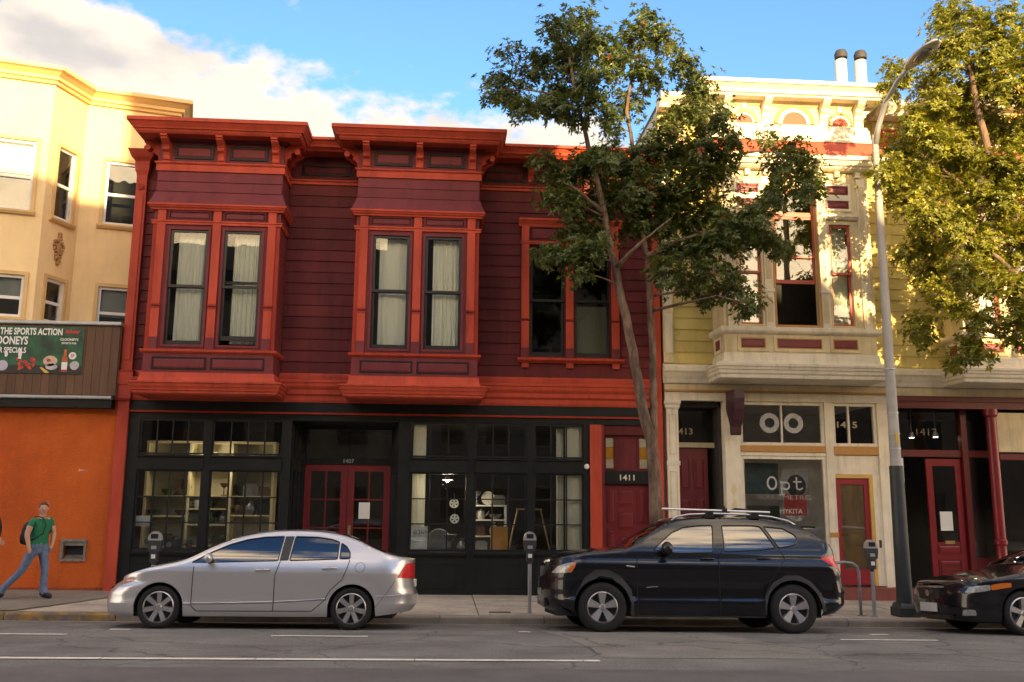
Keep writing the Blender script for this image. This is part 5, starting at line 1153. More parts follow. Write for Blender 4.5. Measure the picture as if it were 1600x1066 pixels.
def warp_x(P, fn):
    for k in ('edge', 'bottom', 'crown'): P[k] = [(fn(x), z) for x, z in P[k]]
    for k in ('nose', 'tail'): P[k] = [(z, fn(x)) for z, x in P[k]]
    P['regions'] = {k: ([(fn(x), z) for x, z in v[0]], *v[1:]) for k, v in P['regions'].items()}
    P['lines'] = [([(fn(x), z) for x, z in l[0]], *l[1:]) for l in P['lines']]
    return P
def C(pts, x0, z0, s): return [((x-x0)/s, (z0-z)/s) for x, z in pts]
# --- silver saloon (drawn in pixels of an enlarged view of its side: 336 px per metre)
c = lambda *p: C(p, 45, 556, 335)
sed = dict(L=4.49, W=1.75, zb=.19, wheels=(.79, 3.54), wr=.305, arch=.345, tw=.20, rim=.225, spokes=(7, .028, .034), rimm=RIM, paint=SILV, nf=2.5, nr=3.0, Lf=.62, Lr=.55, belt=.97,
  edge=c((100, 338), (125, 316), (170, 297), (240, 274), (320, 256), (400, 236), (450, 214), (520, 176), (600, 140), (680, 113), (760, 96), (850, 86), (950, 83), (1050, 86), (1120, 94), (1180, 106), (1250, 130), (1320, 162), (1380, 186), (1430, 200), (1490, 209), (1528, 214)),
  nose=[(.15, .08), (.22, .02), (.35, .0), (.50, .015), (.60, .08), (.66, .165), (2, .165)], tail=[(.15, 4.30), (.27, 4.40), (.36, 4.47), (.52, 4.485), (.60, 4.45), (.75, 4.425), (1.02, 4.43), (2, 4.43)],
  hz=[(.15, .90), (.22, .955), (.36, .985), (.42, .978), (.60, .995), (.78, 1.0), (.86, .985), (.95, .955), (1.02, .925), (1.2, .82), (1.36, .71), (1.45, .66)],
  bottom=[(.05, .185), (.45, .175), (1.15, .178), (3.2, .182), (3.9, .20), (4.4, .27)],
  crown=[(.16, .03), (.5, .06), (1.1, .07), (1.7, .07), (2.3, .05), (3.1, .05), (3.9, .035), (4.4, .02)], ws=(1.10, 2.05), rw=(3.20, 4.0), cab=3.6, seats=(1.95, 2.95), steer=1,
  handles=[(2.235, .835), (3.20, .87)], handm=SILV, mirror=(1.47, 1.0), mirm=SILV,
  regions={
   'w1': (rounded(c((448, 243), (540, 191), (620, 153), (700, 128), (780, 115), (876, 110), (862, 230), (700, 236), (540, 242)), .02), CARGL, 'side_window', -.006),
   'w2': (rounded(c((932, 110), (1040, 111), (1110, 121), (1152, 134), (1150, 219), (918, 229)), .025), CARGL, 'side_window', -.006),
   'w3': (rounded(c((1164, 140), (1192, 158), (1210, 186), (1212, 216), (1162, 218)), .02), CARGL, 'side_window', -.006),
   'pil': (rounded(c((882, 110), (926, 109), (912, 229), (868, 231)), .005), BTRIM, 'door_pillar'),
   'd1': (rounded(c((462, 262), (500, 246), (870, 235), (850, 300), (850, 466), (490, 470), (465, 440)), .04), SILV, 'door'),
   'd2': (rounded(c((858, 300), (876, 235), (1200, 224), (1200, 262), (1178, 320), (1120, 372), (1095, 420), (1060, 464), (858, 466)), .04), SILV, 'door'),
   'hl': (rounded(c((92, 350), (130, 326), (180, 314), (200, 316), (192, 332), (150, 348), (104, 360)), .03), HEADL, 'headlight', .004),
   'hi': (rounded(c((140, 343), (160, 325), (186, 319), (184, 330), (160, 343)), .02), AMBL, 'indicator_lamp', .007),
   'tl': (rounded(c((1448, 306), (1475, 255), (1490, 236), (1527, 230), (1531, 309)), .03), TAILL, 'tail_light', .005)},
  lines=[(c((430, 437), (600, 433), (850, 427)), .013, CHROME, 'side_moulding'), (c((856, 426), (1000, 418), (1108, 410)), .013, CHROME, 'side_moulding'), (c((1345, 396), (1480, 388)), .008, SILV, 'side_moulding'), (c((100, 442), (170, 436)), .007, SILV, 'side_moulding'),  # door mouldings in chrome: their bright highlight is put into the material
   (c((462, 262), (462, 445), (490, 471), (1040, 468), (1095, 420), (1125, 368), (1180, 318), (1203, 258), (1212, 222)), .0055, UNDER, 'panel_gap'), (c((854, 470), (854, 300), (874, 232)), .0055, UNDER, 'panel_gap'), (c((1290, 257), (1282, 275), (1265, 282), (1248, 275), (1240, 257), (1248, 240), (1265, 233), (1282, 240), (1290, 257)), .0025, BTRIM, 'fuel_lid_gap'), (c((1340, 455), (1400, 380), (1440, 318)), .003, BTRIM, 'panel_gap')])
sed0 = dict(sed)
warp_x(sed, lambda x: x-.12*max(0., 1-x/.55))
cs, p3, tp = make_car('silver_car', 'silver four door saloon parked at the kerb', sed)
MB().box(-.085, -.03, -.26, .26, .34, .45).obj('number_plate', WHITE, cs); MB().box(-.05, .2, -.42, .42, .22, .31).obj('lower_grille', BTRIM, cs); MB().box(-.06, .2, -.34, .34, .52, .58).obj('grille', BTRIM, cs)
MB().box(4.40, 4.452, -.24, .24, .62, .73).obj('number_plate', WHITE, cs)
# --- black estate 4x4
c = lambda *p: C(p, 72, 646, 320)
suv = dict(L=4.648, W=1.88, zb=.25, wheels=(1.005, 3.845), wr=.36, arch=.415, tw=.245, rim=.232, spokes=(5, .026, .062), rimm=RIM, paint=NAVY, nf=2.5, nr=2.6, Lf=.55, Lr=.36, belt=1.16, flare=.02, mscale=1.4,
  edge=c((98, 335), (125, 315), (200, 298), (300, 283), (400, 272), (500, 262), (548, 244), (610, 200), (680, 155), (740, 125), (800, 110), (900, 102), (1000, 100), (1150, 103), (1250, 110), (1330, 122), (1385, 140), (1420, 162), (1470, 210), (1505, 255), (1522, 300)),
  nose=[(.2, .30), (.28, .20), (.34, .06), (.45, .01), (.60, .0), (.80, .01), (.95, .06), (1.0, .09), (3, .09)], tail=[(.2, 4.2), (.30, 4.5), (.42, 4.62), (.60, 4.645), (.85, 4.60), (1.0, 4.555), (1.10, 4.53), (3, 4.53)],
  hz=[(.2, .93), (.30, .965), (.43, .990), (.47, .985), (.52, .970), (.75, .978), (.93, 1.0), (.98, .997), (1.05, .970), (1.18, .945), (1.3, .90), (1.5, .80), (1.66, .70), (1.72, .66)],
  bottom=[(.22, .285), (.6, .25), (1.4, .225), (3.4, .225), (4.2, .24), (4.5, .32)],
  crown=[(.08, .04), (.5, .07), (1.3, .07), (2.0, .06), (2.6, .05), (3.6, .05), (4.2, .04), (4.5, .015)], ws=(1.42, 2.12), rw=(4.19, 4.47), cab=4.1, seats=(2.2, 3.2), steer=1,
  handles=[(2.575, 1.07), (3.43, 1.085)], handm=NAVY, mirror=(1.95, 1.22), mirm=BTRIM,
  regions={
   'w1': (rounded(c((640, 262), (690, 218), (740, 178), (800, 152), (868, 143), (944, 140), (926, 270), (760, 276)), .03), CARGL, 'side_window', -.006),
   'w2': (rounded(c((990, 140), (1140, 138), (1180, 142), (1236, 246), (1150, 258), (984, 267)), .03), CARGL, 'side_window', -.006),
   'w3': (rounded(c((1196, 142), (1290, 150), (1340, 180), (1352, 200), (1330, 232), (1250, 246)), .035), CARGL, 'side_window', -.006),
   'hl': (rounded(c((118, 376), (150, 345), (200, 330), (250, 326), (246, 346), (222, 374)), .03), HEADL, 'headlight', .004),
   'hi': (rounded(c((206, 372), (216, 338), (250, 326), (246, 346), (224, 374)), .015), AMBL, 'indicator_lamp', .008),
   'tl': (rounded(c((1434, 290), (1480, 280), (1512, 272), (1526, 345), (1500, 342), (1462, 318)), .02), TAILL, 'tail_light', .005),
   'k1': (rounded(c((247, 560), (252, 470), (300, 395), (360, 360), (420, 358), (480, 385), (530, 450), (545, 572), (520, 574), (505, 470), (440, 395), (380, 388), (310, 430), (276, 500), (272, 562)), .02), PLASTIC, 'arch_cladding', .004),
   'k2': (rounded(c((1152, 560), (1168, 470), (1205, 410), (1265, 376), (1330, 374), (1390, 402), (1432, 460), (1445, 540), (1425, 545), (1408, 480), (1370, 430), (1320, 404), (1270, 408), (1225, 440), (1196, 500), (1186, 562)), .02), PLASTIC, 'arch_cladding', .004),
   'd1': (rounded(c((560, 300), (600, 284), (930, 272), (946, 300), (946, 560), (560, 560)), .05), NAVY, 'door'),
   'd2': (rounded(c((954, 300), (964, 270), (1250, 252), (1270, 300), (1200, 390), (1165, 470), (1155, 560), (954, 560)), .05), NAVY, 'door'),
   'sk': (rounded(c((556, 566), (1162, 566), (1162, 573), (556, 573)), .002), PLASTIC, 'sill_cladding', .004)},
  lines=[(c((558, 562), (558, 300), (600, 284)), .005, UNDER, 'panel_gap'), (c((950, 562), (950, 290), (966, 268)), .005, UNDER, 'panel_gap'), (c((1157, 560), (1168, 470), (1204, 388), (1274, 298), (1250, 250)), .005, UNDER, 'panel_gap'),
   (c((600, 440), (618, 436), (655, 434)), .007, CHROME, 'door_badge'), (c((640, 300), (900, 318), (1150, 302), (1420, 296)), .004, NAVY, 'shoulder_crease'), (c((505, 340), (545, 345)), .012, CHROME, 'side_vent')])
warp_x(suv, lambda x: x+.17*max(0., 1-x/.85)+.16*max(0., min(1., (x-4.2)/.35)))
cb, p3, tp = make_car('black_car', 'black high estate car with silver roof rails and bike rack parked at the kerb', suv)
for s in (-1, 1):
    MB().tube([(x, s*(abs(tp(x, 1).y)-.06), tp(x, .9).z+h) for x, h in ((2.14, .0), (2.22, .035), (2.4, .05), (2.8, .055), (3.3, .055), (3.7, .05), (3.95, .03), (4.05, .0))], .016, 8).obj('roof_rail', mat('satin_rail_metal', (.6, .6, .6), .3, .05, metal=.7), cb, True)
for x in (2.72, 3.42):
    MB().box(x-.035, x+.035, -.62, .62, 1.765, 1.79).obj('cross_bar', BTRIM, cb)
    for s in (-1, 1): MB().prism_y([(x-.075, 1.70), (x+.075, 1.70), (x+.05, 1.785), (x-.05, 1.785)], s*.60-.04, s*.60+.04).obj('rack_foot', BTRIM, cb)
rk = MB().tube([(2.02, -.46, 1.84), (2.9, -.46, 1.825), (3.72, -.46, 1.81)], .017, 8).obj('bike_tray', mat('bike_tray_metal', (.72, .72, .70), .35, .05, metal=.4), cb)
MB().box(2.965, 3.035, -.50, -.42, 1.80, 1.86).tube([(3.0, -.46, 1.86), (3.0, -.46, 1.90)], .02, 8).tube([(3.05, -.40, 1.80), (3.2, -.38, 1.86), (3.4, -.40, 1.84)], .02, 8).obj('bike_clamp', BTRIM, cb)
for s in (-1, 1):
    for k in range(6): MB().box(.165, .23, s*.06+s*k*.035-.006, s*.06+s*k*.035+.006, .80, .95).obj('grille_bar', CHROME, cb)
MB().box(.172, .25, -.20, .20, .52, .62).obj('number_plate', METAL, cb); MB().box(.20, .5, -.5, .5, .36, .48).obj('lower_grille', BTRIM, cb)
MB().box(4.2, 4.40, -.52, .52, 1.575, 1.60).obj('roof_spoiler', NAVY, cb)
# --- dark saloon at the right edge
c = lambda *p: C(p, 45, 556, 335)
DKS = mat('dark_plum_car_paint', (.006, .006, .009), .25, .05, 200, coat=.7, spec=.3)
drk = dict(sed0); drk.update(L=4.75, W=1.84, paint=DKS, mirm=DKS, handm=DKS, rimm=RIM, spokes=(5, .03, .04), nf=2.9, Lf=.55, wr=.32, arch=.365, rim=.235, wheels=(.98, 3.70),
  nose=[(.15, .10), (.25, .03), (.40, .0), (.58, .02), (.66, .05), (.72, .09), (2, .09)], tail=[(z, x+.26) for z, x in sed0['tail']],
  edge=[(.09, .70), (.16, .735), (.35, .775), (.65, .83), (1.0, .89), (1.30, .945), (1.45, .985), (1.65, 1.10), (1.9, 1.23), (2.2, 1.35), (2.5, 1.41), (2.8, 1.425), (3.2, 1.41), (3.6, 1.32), (4.0, 1.16), (4.3, 1.09), (4.55, 1.06), (4.69, 1.05)],
  bottom=[(.05, .20), (.5, .19), (1.3, .185), (3.4, .19), (4.1, .21), (4.6, .28)], crown=[(.09, .03), (.5, .06), (1.2, .06), (2, .06), (3.4, .05), (4.6, .02)], ws=(1.42, 2.30), rw=(3.4, 4.2), cab=3.8, seats=(2.2, 3.2), handles=[(2.5, .86), (3.4, .89)], mirror=(1.72, 1.02),
  regions={'w1': (rounded([(1.62, .97), (1.9, 1.16), (2.2, 1.29), (2.62, 1.345), (2.60, .98)], .03), CARGL, 'side_window', -.006), 'w2': (rounded([(2.70, 1.345), (3.1, 1.335), (3.45, 1.24), (3.6, 1.10), (3.55, 1.0), (2.68, .985)], .03), CARGL, 'side_window', -.006),
   'hl': (rounded([(.16, .60), (.22, .68), (.34, .705), (.48, .72), (.48, .64), (.30, .61)], .025), HEADL, 'headlight', .004), 'hi': (rounded([(.49, .64), (.49, .72), (.66, .745), (.80, .75), (.80, .69), (.62, .66)], .02), AMBL, 'indicator_lamp', .004),
   'fg': (rounded([(.13, .27), (.13, .36), (.25, .36), (.27, .28)], .02), HEADL, 'fog_lamp', .004), 'tl': (rounded([(4.45, .80), (4.55, 1.0), (4.69, 1.02), (4.69, .80)], .03), TAILL, 'tail_light', .004),
   'd1': (rounded([(1.40, .90), (1.5, .96), (2.63, .965), (2.63, .30), (1.45, .30)], .05), DKS, 'door'), 'd2': (rounded([(2.65, .30), (2.65, .965), (3.6, .98), (3.5, .75), (3.3, .55), (3.25, .30)], .05), DKS, 'door')},
  lines=[([(1.39, .30), (1.39, .93)], .005, UNDER, 'panel_gap'), ([(2.64, .30), (2.64, .96)], .005, UNDER, 'panel_gap')])
cd, p3, tp = make_car('dark_car', 'dark saloon with amber indicator cut off by the right picture edge', drk)
MB().prism_z([(.01, -.30), (.01, .30), (.12, .36), (.12, -.36)], .50, .66).obj('grille', BTRIM, cd); MB().prism_z([(-.01, -.31), (-.01, .31), (.06, .37), (.06, -.37)], .665, .695).obj('grille_top', CHROME, cd)
MB().lathe([(0, -.012), (.055, -.012), (.06, .02)], 14, (0, 0, .585), 'x').obj('badge', CHROME, cd); MB().box(-.02, .0, -.24, .24, .31, .44).obj('number_plate', WHITE, cd); MB().box(.02, .2, -.55, .55, .215, .27).obj('lower_grille', BTRIM, cd)
def park(o, x, yc, halfw, sc):
    zl = gz(x, yc-halfw); zr = gz(x, yc+halfw); roll = atan2(zr-zl, 2*halfw)
    o.scale = (sc,)*3; o.rotation_euler = (roll, -math.atan(GRAD), 0); o.location = (x, yc, (zl+zr)/2-.004)
park(cs, -4.41, -4.42, .70, .912); park(cb, 1.25, -4.44, .77, .932); park(cd, 7.17, -4.50, .76, .945); cb.scale = (.932, .932, .915)
# ---------------------------------------------------------------- street furniture
MP = mat('grey_painted_pipe', (.30, .31, .31), .5, .12, 6, metal=.3); MH = mat('meter_housing', (.035, .037, .04), .45, .15, 10); MD = mat('meter_dome_metal', (.55, .55, .54), .3, .1, 10, metal=.6)
def meter(x, y, label, top=1.34, rotz=0.):
    t = thing('parking_meter', label, 'parking meter', (x, y, gz(x, y)), 'parking meters along the kerb', local=True); t.rotation_euler[2] = rotz
    h = top-gz(x, y)
    o = MB().lathe([(.0, 0), (.055, 0), (.055, .012), (.030, .02), (.030, h-.46), (.0, h-.46)], 14).obj('pole', MP, t); smooth_by_angle(o)
    MB().box(-.055, .055, -.045, .045, h-.46, h-.30).lathe([(.034, h-.50), (.034, h-.455), (.02, h-.455)], 12).obj('coin_vault', MH, t)
    b = MB().prism_y([(-.085, h-.299), (.085, h-.299), (.10, h-.20), (.10, h-.13), (-.10, h-.13), (-.10, h-.20)], -.05, .05); b.obj('meter_head', MH, t)
    n = 12; d = MB().prism_y([(-.10, h-.129)]+[(-.10*cos(pi*k/n), h-.129+.02+.115*sin(pi*k/n)) for k in range(n+1)]+[(.10, h-.129)], -.052, .052).obj('meter_dome', MD, t)
    MB().box(-.055, .055, -.058, -.053, h-.10, h-.03).obj('meter_screen', BTRIM, t); MB().box(-.03, .03, -.056, -.046, h-.40, h-.34).obj('rate_sticker', WHITE, t); MB().box(-.04, .04, -.056, -.051, h-.26, h-.21).obj('coin_slot', METAL, t)
    return t
meter(-4.42, -3.02, 'parking meter behind the bonnet of the silver car', 1.27); meter(1.41, -3.02, 'parking meter standing between the silver car and the black car', 1.30); meter(7.02, -3.02, 'parking meter beside the bike rack and the street lamp', 1.20)
br = thing('bike_rack', 'grey bent pipe bike rack behind the tail of the black car', 'bike rack', (6.6, -2.9, gz(6.6, -2.9)), local=True)
MB().tube([(-.30, 0, 0), (-.30, 0, .68), (-.27, 0, .78), (-.2, 0, .83), (0, 0, .85), (.15, 0, .83), (.22, 0, .78), (.25, 0, .68), (.25, 0, 0)], .024, 10).obj('bent_pipe', MP, br, True)
for x in (-.30, .25): MB().lathe([(0, .0), (.07, 0), (.07, .012), (.03, .014)], 14, (x, 0, 0)).obj('foot_plate', MP, br)
LP = thing('street_lamp', 'tall street lamp post with dark lower half and curved arm by the kerb', 'street lamp', (7.6, -2.9, gz(7.6, -2.9)))
LG = mat('lamp_pole_grey', (.37, .35, .31), .6, .14, 2.5, .05, 40, col2=(.28, .27, .24)); LD = mat('lamp_pole_dark', (.028, .034, .036), .5, .2, 4)
lx, ly = 7.6, -2.9
MB().box(lx-.17, lx+.17, ly-.17, ly+.17, -.05, .12).mould(lx-.14, lx+.14, ly-.14, ly+.14, [(.121, .02), (.17, .0), (.20, -.02)]).obj('base', LD, LP)
o = MB().lathe([(.0, .19), (.135, .19), (.125, .5), (.112, 2.42), (.0, 2.42)], 20, (lx, ly, 0)).obj('lower_pole', LD, LP); smooth_by_angle(o)
o = MB().lathe([(.0, 2.421), (.092, 2.421), (.088, 3.0), (.072, 6.0), (.055, 8.3), (.0, 8.32)], 20, (lx, ly, 0)).obj('upper_pole', LG, LP); smooth_by_angle(o)
for z in (2.95, 3.3, 4.05, 2.7): o = MB().lathe([(.08, z), (.097, z), (.097, z+.02), (.08, z+.02)], 20, (lx, ly, 0)).obj('strap_band', METAL, LP)
MB().box(lx-.025, lx+.025, ly-.10, ly-.091, 2.78, 2.98).obj('pole_sticker', mat('yellow_sticker', (.55, .36, .05), .6), LP)
MB().tube([(lx, ly, 8.1), (lx+.03, ly-.10, 8.42), (lx+.06, ly-.35, 8.76), (lx+.10, ly-.75, 8.99), (lx+.12, ly-1.05, 9.06)], [.055, .05, .045, .04, .035], 10).obj('arm', METAL, LP, True)
b = MB(); n = 14; V = []; sec = [(-.95, .03, .035), (-1.05, .07, .05), (-1.2, .12, .07), (-1.5, .155, .085), (-1.8, .14, .07), (-1.98, .08, .045), (-2.03, .01, .01)]
for dy, w, h in sec:
    for k in range(n): a = 2*pi*k/n; V.append((lx+.13+w*cos(a), ly+dy, 9.07+(h if sin(a) > 0 else h*.45)*sin(a)))
Fc = [(i*n+k, i*n+(k+1) % n, (i+1)*n+(k+1) % n, (i+1)*n+k) for i in range(len(sec)-1) for k in range(n)]+[tuple(range(n))]
hd = b.add(V, Fc).obj('lamp_head', mat('lamp_head_grey', (.40, .40, .40), .4, .1, 5, metal=.4), LP, True)
MB().ball((lx+.13, ly-1.55, 9.035), (.11, .28, .05), 12).obj('lamp_lens', mat('dark_lamp_lens', (.10, .10, .09), .2, .2, 20), hd, True)
sg = thing('pole_sign', 'small white sign plate strapped to the street lamp post', 'sign', (7.66, -2.78, 2.2)); bx('plate', WHITE, sg, 7.59, 7.80, -2.765, -2.76, 2.14, 2.56); MB().tube([(7.64, -2.80, 2.35), (7.64, -2.758, 2.35)], .012, 6).obj('bolt', METAL, sg)

# ---------------------------------------------------------------- trees
def at(px, py, Y):
    d = _f + _R*((px-800)/FOC) + _U*((533-py)/FOC); return CAMPOS + d*((Y-CAMPOS.y)/d.y)
def leaf_mat(name, c0, c1, c2):
    m = bpy.data.materials.new(name); m.use_nodes = True; t = m.node_tree; N = t.nodes; L = t.links; N.clear()
    at_ = N.new('ShaderNodeAttribute'); at_.attribute_name = 'tint'; rp = N.new('ShaderNodeValToRGB'); e = rp.color_ramp.elements
    e[0].color = (*c0, 1); e[1].position = .82; e[1].color = (*c1, 1); x = rp.color_ramp.elements.new(.97); x.color = (*c2, 1); L.new(at_.outputs['Fac'], rp.inputs[0])
    p = N.new('ShaderNodeBsdfPrincipled'); p.inputs['Roughness'].default_value = .38; L.new(rp.outputs[0], p.inputs['Base Color'])
    tr = N.new('ShaderNodeBsdfTranslucent'); hs = N.new('ShaderNodeHueSaturation'); hs.inputs['Value'].default_value = 1.5; hs.inputs['Saturation'].default_value = 1.15; L.new(rp.outputs[0], hs.inputs['Color']); L.new(hs.outputs[0], tr.inputs[0])
    mx = N.new('ShaderNodeMixShader'); mx.inputs[0].default_value = .32; L.new(p.outputs[0], mx.inputs[1]); L.new(tr.outputs[0], mx.inputs[2]); o = N.new('ShaderNodeOutputMaterial'); L.new(mx.outputs[0], o.inputs[0]); return m
LEAF1 = leaf_mat('dark_leaf', (.042, .066, .016), (.14, .17, .038), (.28, .10, .04)); LEAF2 = leaf_mat('bright_leaf', (.10, .12, .016), (.30, .29, .034), (.36, .24, .06))
BARK = mat('grey_brown_bark', (.19, .125, .085), .9, .35, 11, 1.0, 30, col2=(.075, .05, .035), streak=.3, c2scale=8, c2lo=.42, c2hi=.6)
def tree(name, label, trunks, blobs, Y0, seed, leafm, per=1.0, leaf=(.07, .125)):
    r = random.Random(seed); t = thing(name, label, 'tree', (trunks[0][0][0][0], trunks[0][0][0][1], gz(trunks[0][0][0][0], Y0)), 'street trees')
    tb = MB(); nodes = []
    for path, r0, r1 in trunks:
        P = []; k = len(path)
        for i in range(k-1):
            for j in range(5):
                a = j/5; q = [Vector(path[max(0, min(k-1, i+d))]) for d in (-1, 0, 1, 2)]
                P.append(.5*((2*q[1])+(q[2]-q[0])*a+(2*q[0]-5*q[1]+4*q[2]-q[3])*a*a+(3*q[1]-q[0]-3*q[2]+q[3])*a**3))
        P.append(Vector(path[-1])); n = len(P)
        P = [p+Vector((r.uniform(-.012, .012), r.uniform(-.012, .012), 0)) if 0 < i < n-1 else p for i, p in enumerate(P)]
        tb.tube(P, [(r0+(r1-r0)*i/(n-1))*(1.25 if i == 0 else 1.0)*r.uniform(.96, 1.05) for i in range(n)], 12)
        for i in range(n//3, n): nodes.append((P[i], r0+(r1-r0)*i/(n-1)))
    tr = tb.obj('trunk', BARK, t, True)
    br_ = MB(); V = []; Fc = []; tint = []
    done = []
    order = []
    for b in blobs:
        c = at(b[0], b[1], Y0+(b[3] if len(b) > 3 else r.uniform(-.75, .75))); rad = b[2]*(c.y-CAMPOS.y)/FOC; order.append((c, rad))
    order.sort(key=lambda q: min((q[0]-n_[0]).length for n_ in nodes))
    for c, rad in order:
        p, pr = min(nodes, key=lambda n_: (n_[0]-c).length + (1.2 if n_[0].z > c.z+.1 else 0)); d = c-p; L_ = d.length
        up = Vector((0, 0, .18*L_)); path = [p, p+d*.35+up*.3+Vector((r.uniform(-.06, .06), r.uniform(-.06, .06), 0)), p+d*.7+up*.6+Vector((r.uniform(-.05, .05), r.uniform(-.05, .05), 0)), c]
        rr0 = min(pr*.6, .009+.013*L_); br_.tube(path, [rr0, rr0*.8, rr0*.6, max(.006, rr0*.35)], 6)
        nodes.append((path[1], rr0*.8)); nodes.append((path[2], rr0*.6)); nodes.append((c, max(.006, rr0*.4)))
        nt_ = int(7+rad*9)
        tips = []
        for k in range(nt_):
            a = r.uniform(0, 2*pi); e = math.asin(r.uniform(-.75, 1)); rr_ = rad*r.uniform(.55, 1.05); q = c+Vector((cos(a)*cos(e), sin(a)*cos(e), sin(e)))*rr_
            br_.tube([c, (c+q)/2+Vector((0, 0, .03)), q], [.006, .0045, .003], 4, False); tips.append((q, (q-c).normalized()))
        nros = int((16+rad*rad*620)*per)
        for k in range(nros):
            if k < len(tips): q, o = tips[k]
            else:
                qq, oo = tips[r.randrange(len(tips))]; tt = r.uniform(.35, 1.05); q = c+(qq-c)*tt+Vector((r.gauss(0, .11), r.gauss(0, .11), r.gauss(0, .09))); o = (q-c).normalized() if (q-c).length > 1e-4 else oo
            o = (o*.7+Vector((0, 0, .55))).normalized(); bt = r.random()*.55+(.05 if q.z > c.z else 0); odd = r.random() < .006
            ax = o.cross(Vector((r.uniform(-1, 1), r.uniform(-1, 1), .3))).normalized(); ay = o.cross(ax)
            nl = r.randint(6, 9); a0 = r.uniform(0, 6.28)
            for i in range(nl):
                a = a0+2*pi*i/nl+r.uniform(-.3, .3); sp = r.uniform(.55, 1.35); d = (o*cos(sp)+(ax*cos(a)+ay*sin(a))*sin(sp)).normalized(); d.z -= .15
                ll = r.uniform(*leaf); w = ll*r.uniform(.17, .23); s = d.cross(o); s = s.normalized() if s.length > 1e-3 else ax; n_ = s.cross(d).normalized()
                p0 = q+d*.012; m_ = q+d*ll*.52; e_ = q+d*ll-n_*ll*.12; k0 = len(V)
                V += [p0, m_+s*w+n_*w*.3, e_, m_-s*w+n_*w*.3, m_-n_*0]; Fc += [(k0, k0+4, k0+1), (k0+4, k0+2, k0+1), (k0, k0+3, k0+4), (k0+4, k0+3, k0+2)]
                tv = 1.0 if odd else min(.8, max(0., bt+r.uniform(-.15, .3))); tint += [tv]*4
    br_.obj('branches', BARK, t, True)['kind'] = 'stuff'
    cr = mesh_obj('crown', V, Fc, leafm, t); a_ = cr.data.attributes.new('tint', 'FLOAT', 'FACE'); a_.data.foreach_set('value', tint); cr['label'] = 'leafy crown'
    return t
Y1 = -2.5
g0 = gz(3.55, Y1)
def A(px, py, Y=Y1): return tuple(at(px, py, Y))
t1 = [([ (3.60, Y1, g0-.05), A(1026, 800), A(1019, 705), A(1003, 630), A(985, 530), A(963, 430), A(945, 340), A(925, 250, Y1-.1), A(905, 170, Y1-.2), A(890, 90, Y1-.2)], .125, .025),
      ([ A(1021, 715, Y1+.05), A(1021, 680, Y1+.07), A(1021, 620, Y1+.1), A(1019, 530, Y1+.1), A(1012, 420, Y1+.15), A(1000, 330, Y1+.2), A(990, 240, Y1+.2), A(980, 160, Y1+.2), A(1000, 90, Y1+.2)], .082, .022),
      ([A(962, 420), A(985, 395, Y1-.3), A(1010, 372, Y1-.5), A(1050, 340, Y1-.6)], .05, .008),
      ([A(1000, 330, Y1+.2), A(1060, 280, Y1+.1), A(1120, 250), A(1190, 235, Y1-.1)], .05, .02),
      ([A(945, 335), A(905, 300, Y1-.2), A(880, 285, Y1-.3)], .04, .02), ([A(1010, 400, Y1+.1), A(1080, 370), A(1150, 350, Y1-.2), A(1210, 320, Y1-.2)], .045, .015),
      ([A(905, 175, Y1-.2), A(870, 150, Y1-.4), A(820, 140, Y1-.5)], .03, .012)]
b1 = [(868,48,28),(905,30,26),(930,60,30),(870,95,32),(905,105,40),(935,130,34),(880,140,30),(960,90,32),(990,60,30),(1012,38,24),(1045,62,28),(1068,95,24),(1080,130,16),(1000,110,28),(1022,135,20),
      (795,88,17),(780,128,20),(770,150,14),(800,150,24),(830,125,24),(842,95,16),(850,160,26),(825,172,20),(880,175,24),(905,185,16),(935,175,22),(985,165,26),(960,195,18),
      (850,255,20),(862,290,26),(890,270,30),(925,262,34),(955,245,32),(985,262,38),(1020,240,36),(1045,205,32),(1075,175,30),(1100,150,26),(1120,190,30),(1060,245,38),(1100,230,36),(1135,230,26),(1095,275,32),(1125,265,20),
      (880,318,26),(912,315,32),(950,310,36),(990,310,40),(1030,300,40),(1065,310,36),(1000,345,34),(1040,350,36),(1080,345,34),(1115,330,34),(1145,345,32),(1180,335,28),(1205,305,26),(1230,280,22),(1250,300,26),(1272,285,20),(1215,255,24),(1240,235,18),(1262,255,16),(1200,220,14),
      (1050,395,30),(1085,390,30),(1120,380,30),(1155,385,26),(1190,375,22),(1215,388,22),(1040,430,24),(1065,445,20),(1100,425,24),(1105,465,20),(1145,455,24),(1168,475,20),(1140,430,16),
      (895,355,26),(925,350,26),(868,405,20),(895,400,22),(920,395,26),(850,398,14),(905,430,16),(935,372,20)]
b1 = [(x, y, q*(1.16 if y < 225 else 1.2)) for x, y, q in b1]
tree('street_tree', 'tall two trunked leafy tree in front of the red and yellow houses', t1, b1, Y1, 7, LEAF1, 1.4)
Y2 = -2.5
t2 = [([(11.6, Y2, gz(11.6, Y2)-.05), (11.5, Y2, 2.0), (11.2, Y2, 3.6), (10.8, Y2-.05, 5.2), (10.3, Y2-.1, 6.8), (9.9, Y2-.1, 8.2), (9.7, Y2-.1, 9.6), (9.7, Y2, 10.6)], .17, .03),
      ([(11.2, Y2, 3.6), (11.5, Y2+.1, 5.2), (11.6, Y2+.1, 7.0), (11.5, Y2, 9.0)], .09, .03), ([(10.8, Y2, 5.2), (10.1, Y2-.2, 5.9), (9.4, Y2-.3, 6.4), (8.8, Y2-.3, 6.7)], .06, .02), ([(10.3, Y2-.1, 6.8), (9.5, Y2+.1, 7.6), (8.7, Y2+.1, 8.2)], .05, .02), ([(11.0, Y2, 4.2), (10.3, Y2, 4.6), (9.6, Y2+.1, 4.9), (9.2, Y2+.1, 4.9)], .05, .015)]
